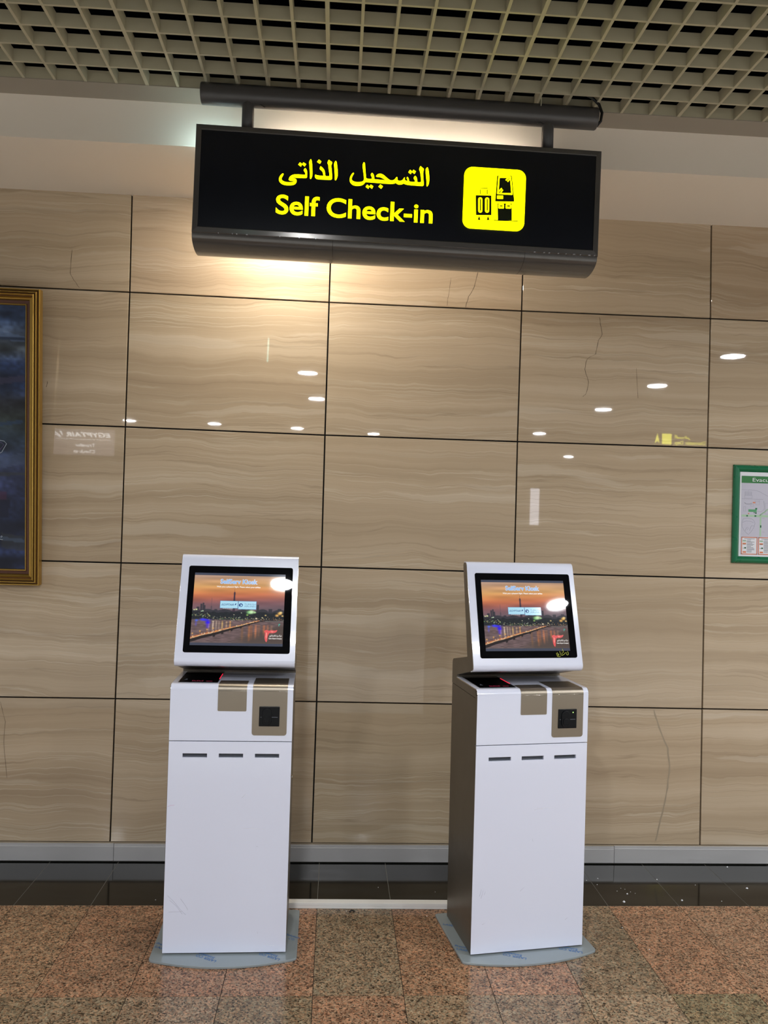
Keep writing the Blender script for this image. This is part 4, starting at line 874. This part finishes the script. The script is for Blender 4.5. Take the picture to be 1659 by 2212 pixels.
# ------------------------------------------------------------------ white cable trunking on the floor between the kiosks
ct = tag(empty('cable_trunking', (0.19, 3.262, 0)), 'white aluminium cable trunking lying on the floor between the two kiosks', 'trunking')
ct.rotation_euler = (0, 0, R(-0.6))
prism_x('trunking_base', [(0.0, 0.0003), (0.032, 0.0003), (0.032, 0.016), (0.0, 0.016)], -0.62, 0.36, M_ALU, ct, bev=0.0006)
prism_x('trunking_lid', [(-0.0015, 0.0115), (-0.0015, 0.0225), (0.0335, 0.0225), (0.0335, 0.0115), (0.032, 0.0115), (0.032, 0.0165), (0.0, 0.0165), (0.0, 0.0115)], -0.62, 0.36, M_ALU, ct, bev=0.0008)
db = tag(empty('debris', (0.105, 3.235, 0)), 'dark scrap of cable lying on the floor in front of the white trunking', 'scrap')
tube('cable_scrap', [(-0.008, -0.004, 0.003), (-0.002, 0.004, 0.006), (0.006, 0.006, 0.004), (0.010, 0.0, 0.003)], 0.0028, M_WIRE, db, seg=7)

# ------------------------------------------------------------------ gilt framed painting, leaning off the wall at the top
PW, PH, MO = 1.05, 1.292, 0.068
pa = tag(empty('framed_painting', (-1.3085-PW/2, DW-0.0005, 1.2345)), 'large dark blue abstract painting in a gilt moulded frame, cut off at the left edge', 'painting')
pa.rotation_euler = (R(4.75), 0, 0)
PM = plane_mw((-PW/2, -0.004, 0), (1,0,0), (0,0,1))
M_GOLD = mat('gilt_wood', (186,150,74), 0.30, 0.8, bump=(45, 0.25, 0.0012))
M_GOLDD = mat('dark_bole', (84,48,30), 0.45, 0.3)
gm = [(0,0),(0,0.032),(0.002,0.036),(0.005,0.036),(0.007,0.030),(0.010,0.026),(0.012,0.038),(0.014,0.042),(0.017,0.042),(0.019,0.032),(0.021,0.030),(0.023,0.042),(0.026,0.045),(0.029,0.043),(0.031,0.032),(0.034,0.028),(0.040,0.031),(0.045,0.028),(0.048,0.021),(0.049,0.0)]
frame_mould('gilt_frame', 0, PW, 0, PH, gm, M_GOLD, pa, mw=PM)
for i0, i1, hh in ((0.0086, 0.0108, 0.0300), (0.0192, 0.0212, 0.0335), (0.0310, 0.0335, 0.0318)):
    frame_mould('dark_groove', i0, PW-i0, i0, PH-i0, [(0, hh-0.006), (0, hh), (i1-i0, hh), (i1-i0, hh-0.006)], M_GOLDD, pa, mw=PM)
frame_mould('dark_inner_step', 0.049, PW-0.049, 0.049, PH-0.049, [(0,0.0),(0,0.019),(0.010,0.016),(0.014,0.014),(0.014,0.0)], M_GOLDD, pa, mw=PM)
frame_mould('gilt_slip', 0.063, PW-0.063, 0.063, PH-0.063, [(0,0.0),(0,0.017),(0.003,0.017),(0.006,0.013),(0.006,0.0)], M_GOLD, pa, mw=PM)
def blue_painting(nx, ny):
    rng = np.random.default_rng(11); X, Y = np.meshgrid(np.linspace(0, 1, nx+1), np.linspace(0, 1, ny+1)); sh = X.shape
    n1 = smooth_noise(*sh, 30, 10, rng); n2 = smooth_noise(*sh, 110, 60, rng)
    ys = [0, 0.05, 0.10, 0.16, 0.22, 0.30, 0.36, 0.42, 0.5, 0.6, 0.7, 0.8, 0.9, 1.0]
    cs = [(46,58,86),(50,66,96),(84,98,122),(76,84,92),(38,52,84),(40,58,96),(44,46,56),(52,60,58),(46,60,76),(54,62,92),(40,46,74),(34,42,70),(40,50,82),(28,36,64)]
    img = np.stack([np.interp(Y, ys, [c[k] for c in cs]) for k in range(3)], -1)/255
    img = img*(0.55+0.9*n1*(0.6+0.8*n2))[..., None]
    def quad(pts, c, a):
        m = np.ones(sh); 
        for (x0, y0), (x1, y1) in zip(pts, pts[1:]+pts[:1]): m *= ((x1-x0)*(Y-y0)-(y1-y0)*(X-x0) > 0)
        img[:] = img*(1-a*m[..., None])+np.array(c)/255*a*m[..., None]
    for _ in range(26):
        x, y, a, b = rng.uniform(0, 0.95), rng.uniform(0, 0.95), rng.uniform(0.03, 0.22), rng.uniform(0.01, 0.06); t = rng.uniform(-0.03, 0.03)
        quad([(x, y), (x+a, y+t), (x+a, y+b+t), (x, y+b)], [(78,92,120),(26,34,62),(58,60,60),(70,60,84),(44,70,112)][rng.integers(5)], 0.55)
    quad([(0.70,0.07),(1.0,0.115),(1.0,0.135),(0.70,0.12)], (92,112,148), 0.6); quad([(0.8,0.115),(1.0,0.12),(1.0,0.13),(0.8,0.13)], (28,38,60), 0.7)
    quad([(0.86,0.70),(0.91,0.70),(0.91,0.735),(0.86,0.735)], (72,40,66), 0.7); quad([(0.84,0.735),(0.93,0.735),(0.92,0.80),(0.85,0.80)], (24,28,50), 0.8)
    quad([(0.80,0.87),(1.0,0.885),(1.0,0.90),(0.80,0.88)], (84,104,130), 0.5)
    return srgb(img)
cv = painted_grid('canvas', PW-0.138, PH-0.138, 120, 190, blue_painting(120, 190), vcol_mat('oil_paint', 0.45, 0.0, 0.4), pa, mw=PM @ Matrix.Translation((0.069, 0.069, 0.010)))
M_CHALK = mat('pale_brush_line', (176,186,200), 0.6); M_VIOL = mat('violet_brush_line', (92,78,118), 0.6)
for q, m_ in (([(0.845,0.478),(0.90,0.472),(0.912,0.462),(0.89,0.430),(0.84,0.405)], M_CHALK), ([(0.845,0.470),(0.885,0.467),(0.900,0.458),(0.88,0.438),(0.85,0.42)], M_VIOL), ([(0.840,0.100),(0.87,0.098),(0.895,0.094)], M_CHALK), ([(0.862,0.112),(0.864,0.104)], M_CHALK), ([(0.87,0.108),(0.878,0.110),(0.874,0.104),(0.882,0.104)], M_CHALK), ([(0.886,0.109),(0.892,0.108),(0.888,0.103),(0.884,0.106)], M_CHALK)):
    stroke('brush_line', [(x*(PW-0.138), y*(PH-0.138)+0.02, 0.0004) for x, y in q], 0.0014, m_, cv, None)

# ------------------------------------------------------------------ evacuation plan in a green snap frame
GW, GH = 0.67, 0.4615
ev = tag(empty('evacuation_plan', (1.8570+GW/2, DW-0.0005, 1.4132)), 'green framed evacuation plan poster on the stone wall, cut off at the right edge', 'poster')
EM = plane_mw((-GW/2, 0.0, 0), (1,0,0), (0,0,1))
frame_mould('green_frame', 0, GW, 0, GH, [(0,0.0),(0,0.008),(0.005,0.015),(0.012,0.018),(0.020,0.017),(0.028,0.011),(0.032,0.007),(0.032,0.0)], M_GREEN, ev, mw=EM)
M_PAPER = mat('plan_paper', (196,194,208), 0.25); M_PGRN = mat('plan_green', (44,118,58), 0.35); M_PLG = mat('plan_light_green', (168,200,170), 0.35); M_PMG = mat('plan_mid_green', (84,158,108), 0.35)
M_PORA = mat('plan_orange', (216,128,88), 0.35); M_PGRY = mat('plan_grey_line', (140,142,158), 0.4); M_PDK = mat('plan_dark_line', (84,88,100), 0.4); M_PW = mat('plan_white', (226,226,232), 0.3); M_PDG = mat('plan_dark_green', (34,104,66), 0.35)
pp = box('poster_sheet', 0.030, GW-0.030, 0.030, GH-0.030, 0.002, 0.0045, M_PW, ev, mw=EM)
def pr(nm, rects, m, z=0.0046): return boxes(nm, [(x0, x1, y0, y1, z, z+0.0002) for x0, y0, x1, y1 in rects], m, pp, stuff=len(rects) > 1)
pr('sheet_ground', [(0.040, 0.040, GW-0.040, GH-0.050)], M_PAPER)
def pe(cx, cy): return ((cx-655+40*(cy-320)/1570)/3472, (1890-cy)/3472)      # print millimetres -> metres on the sheet
def rr_(lst): return [(*pe(a, d), *pe(c, b)) for a, b, c, d in lst]           # (left, top, right, bottom)
pr('title_band', [(0.0400, 0.3775, GW-0.0400, 0.4105)], M_PGRN, 0.0049)
text('poster_title', 'Evacuation Plan', M_PW, pp, 0.0935, 0.3150, 0.3850, h=0.0180, z=0.0052)
def outline(nm, rects, t, m, z=0.0049):
    L_ = []
    for x0, y0, x1, y1 in rects: L_ += [(x0, y0, x1, y0+t), (x0, y1-t, x1, y1), (x0, y0, x0+t, y1), (x1-t, y0, x1, y1)]
    return pr(nm, L_, m, z)
pr('route_band', rr_([(785,1098,1120,1132),(1085,1132,1120,1445),(1120,1098,2400,1132),(1700,900,1740,1098)]), M_PLG, 0.0049)
pr('route_room', rr_([(900,1010,1040,1050),(1015,985,1050,1010),(1500,960,1750,1040)]), M_PMG, 0.0051)
pr('exit_mark', rr_([(865,1104,892,1128),(1003,1104,1032,1128),(1018,986,1045,1006),(1012,1056,1040,1078),(1095,1266,1118,1304),(990,1052,1004,1068)]), M_PDG, 0.0053)
pr('red_mark', rr_([(975,888,1018,908),(893,1072,915,1088)]), M_PORA, 0.0053)
outline('plan_outline', rr_([(838,780,968,828),(845,720,960,780),(940,925,992,962),(818,968,858,1044),(1020,878,1090,932),(1010,855,1090,880),(1180,900,1500,1080),(1300,1160,1800,1400),(1900,800,2300,1050)]), 0.0007, M_PGRY)
pr('plan_outline', rr_([(845+20*k,728,851+20*k,772) for k in range(6)]), M_PGRY, 0.0049)
pr('plan_outline', rr_([(790,838,1150,842),(790,690,905,693),(903,690,906,720),(1130,1150,1172,1153),(1130,1374,1172,1377)]), M_PGRY, 0.0049)
def pstroke(pts, m=M_PGRY, r=0.00045): tube('plan_line', [(*pe(x, y), 0.0050) for x, y in pts], r, m, pp, seg=4)
pstroke([(910,690),(1000,692),(1090,715),(1165,755),(1300,820)]); pstroke([(832,900),(870,918),(920,920),(960,905)], M_PDK); pstroke([(835,910),(870,930),(925,930),(962,916)])
pstroke([(795,1215),(815,1165),(880,1155),(960,1165),(992,1190),(1015,1235),(990,1310),(945,1375),(898,1425),(840,1370),(795,1300),(795,1215)]); pstroke([(800,1225),(860,1205),(930,1205),(985,1225)]); pstroke([(850,1360),(862,1320),(885,1300),(905,1320),(880,1345)]); pstroke([(920,1360),(940,1300),(955,1275),(1000,1280)])
pstroke([(1095,1105),(1125,1080),(1172,1050),(1230,1000)], M_PLG, 0.0030); pstroke([(1160,870),(1172,960),(1165,1010),(1110,1045),(1040,1035)])
outline('legend_box', rr_([(775,1462,1052,1748),(1060,1462,1337,1748),(1345,1462,1622,1748)]), 0.0036, M_PORA, 0.0051)
pr('legend_ground', rr_([(790,1478,1038,1732),(1075,1478,1323,1732),(1360,1478,1608,1732)]), M_PW, 0.0049)
for bx in (0, 285, 570):
    pr('legend_text', rr_([(870+bx, 1522+18*k, 870+bx+rnd.uniform(70, 130), 1529+18*k) for k in range(11)]+[(830+bx,1488,1005+bx,1494),(880+bx,1502,945+bx,1507)]+[(802+bx,1515+64*k,860+bx,1521+64*k) for k in range(3)]), M_PDK, 0.0051)
    pr('legend_key', rr_([(802+bx,1560,860+bx,1585),(802+bx,1696,860+bx,1722)]), M_PORA, 0.0051)
    pr('legend_key', rr_([(830+bx,1630,860+bx,1652)]), M_PDG, 0.0051); pr('legend_key', rr_([(802+bx,1522,860+bx,1540)]), M_PLG, 0.0051)

# ------------------------------------------------------------------ what stands in the hall behind the camera (seen mirrored in the wall)
def back_sign(nm, label, x0, x1, z0, z1, y, m, writer):
    o = tag(empty(nm, ((x0+x1)/2, y, z0)), label, 'sign')
    box('sign_box', -(x1-x0)/2, (x1-x0)/2, -0.05, 0, 0, z1-z0, m, o)
    writer(o, x1-x0, z1-z0)
    for sx in (-0.35, 0.35):
        tube('hanger', [((x1-x0)*sx, -0.025, z1-z0), ((x1-x0)*sx, -0.025, ZL-z0)], 0.008, M_PIPE, o, seg=8)
    return o
BM = lambda wd: plane_mw((wd/2, 0.001, 0), (-1,0,0), (0,0,1))
L_WHITE = mat('lit_white_letters', (255,255,255), 0.4, emit=(1,1,1), es=11.0); L_LILAC = mat('lit_lilac_face', (130,120,130), 0.4, emit=(0.62,0.55,0.60), es=2.2); L_YEL = mat('lit_yellow_letters', (255,255,0), 0.4, emit=(1,0.95,0.1), es=14.0); L_TUBE = mat('lit_white_panel', (255,255,255), 0.4, emit=(0.9,0.9,1), es=9.0); L_CYAN = mat('lit_cyan_led', (200,255,255), 0.4, emit=(0.5,1.0,0.85), es=9.0)
def w1(o, wd, h):
    text('sign_lettering', 'EGYPTAIR', L_WHITE, o, wd*0.05, wd*0.72, h*0.70, h=h*0.17, bold=0.02, extrude=0.003, mw=BM(wd), shear=0.25)
    text('sign_lettering', 'Transfer', L_WHITE, o, wd*0.28, wd*0.58, h*0.32, h=h*0.13, bold=0.0, extrude=0.003, mw=BM(wd))
    text('sign_lettering', 'Check-in', L_WHITE, o, wd*0.28, wd*0.60, h*0.08, h=h*0.13, bold=0.0, extrude=0.003, mw=BM(wd))
    fill_polys('sign_emblem', [[(wd*(0.80+a*0.1), h*(0.70+b*0.2)) for a, b in q] for q in ([(0,0),(1,1),(0.9,0.7),(0.2,0)],[(0,-0.2),(1,0.5),(0.9,0.3),(0.2,-0.2)],[(-0.3,0),(0.3,1),(0,1)])], 0.003, L_WHITE, o, BM(wd))
    boxes('sign_rule', [(-wd*0.38, wd*0.45, 0.0, 0.002, h*0.60, h*0.61)], L_WHITE, o)
back_sign('airline_sign', 'pale hanging airline transfer check-in sign, faintly mirrored in the wall beside the painting', -4.09, -3.18, 2.39, 2.755, -4.2, L_LILAC, w1)
def w2(o, wd, h):
    m = BM(wd)
    text('sign_lettering', 'Domestic Dep.', L_YEL, o, wd*0.02, wd*0.62, h*0.12, h=h*0.28, bold=0.01, extrude=0.002, mw=m)
    a2 = '\uFE8D\uFEDF\uFEB4\uFED4\uFEAE'; text('sign_lettering', ''.join(reversed(a2)), L_YEL, o, wd*0.30, wd*0.60, h*0.58, h=h*0.25, bold=0.01, extrude=0.002, mw=m)
    fill_polys('sign_icon', [[(wd*0.66, h*0.1), (wd*0.84, h*0.1), (wd*0.84, h*0.9), (wd*0.66, h*0.9)]], 0.002, L_YEL, o, m)
    fill_polys('sign_arrow', [[(wd*0.88, h*0.1), (wd*0.93, h*0.9), (wd*0.98, h*0.1), (wd*0.93, h*0.35)]], 0.002, L_YEL, o, m)
back_sign('departures_sign', 'dark hanging sign with yellow arrow and lettering, faintly mirrored in the right of the wall', 3.84, 4.50, 2.60, 2.76, -2.26, M_PANEL, w2)
lp = tag(empty('light_panel', (4.30, -10, 1.60)), 'tall white lit panel far behind, mirrored in the wall above the right kiosk', 'panel')
box('panel_case', -0.13, 0.13, -0.06, -0.002, -1.6, 0.85, M_PANEL, lp); box('panel_face', -0.10, 0.10, -0.002, 0, 0.0, 0.80, L_TUBE, lp)
ls = tag(empty('led_strip', (-0.552, 1.325, ZL)), 'thin cyan LED strip on the hall ceiling, mirrored as a vertical line in the wall', 'light')
ls.rotation_euler = (0, 0, R(-5.5))
box('strip_case', -0.014, 0.014, -0.49, 0.49, -0.012, 0.0, M_ALU, ls)
boxes('led_row', [(-0.006, 0.006, -0.48+0.024*k, -0.48+0.024*k+0.013, -0.0135, -0.012) for k in range(40)], L_CYAN, ls, stuff=True)

# crumbs on the black tiles
V, Fc = [], []
for x, y, r in [(1.2445, 3.3261, 0.0062), (1.4978, 3.3393, 0.0051), (1.8401, 3.4528, 0.0059), (1.2845, 3.3976, 0.0043), (1.2041, 3.5447, 0.0035), (1.1824, 3.485, 0.0023), (1.4703, 3.5372, 0.0039), (1.8589, 3.6711, 0.0051), (1.2493, 3.4234, 0.002), (1.305, 3.415, 0.002), (1.3205, 3.4021, 0.002), (1.6663, 3.3315, 0.0023), (1.6212, 3.4831, 0.002), (0.2222, 3.453, 0.002), (0.4611, 3.411, 0.002), (1.275, 3.4498, 0.0018), (1.2902, 3.4411, 0.0018), (-0.6874, 3.3361, 0.0023), (0.0837, 3.2439, 0.0023), (0.4024, 3.2025, 0.0027), (1.159, 3.1106, 0.0023), (1.2045, 2.9499, 0.0023), (1.1479, 3.5258, 0.002)]:
    b = len(V); a0 = rnd.uniform(0, 2)
    for k in range(5): V.append((x+r*math.cos(a0+k*1.26)*rnd.uniform(0.7, 1.2), y+r*math.sin(a0+k*1.26)*rnd.uniform(0.7, 1.2), 0.0002))
    V.append((x, y, r*0.9+0.0002)); Fc += [(b+k, b+(k+1) % 5, b+5) for k in range(5)]+[(b, b+1, b+2, b+3, b+4)]
tag(mesh_obj('crumbs', V, Fc, M_PW), 'tiny white crumbs scattered over the black floor tiles', 'crumbs', kind='stuff')
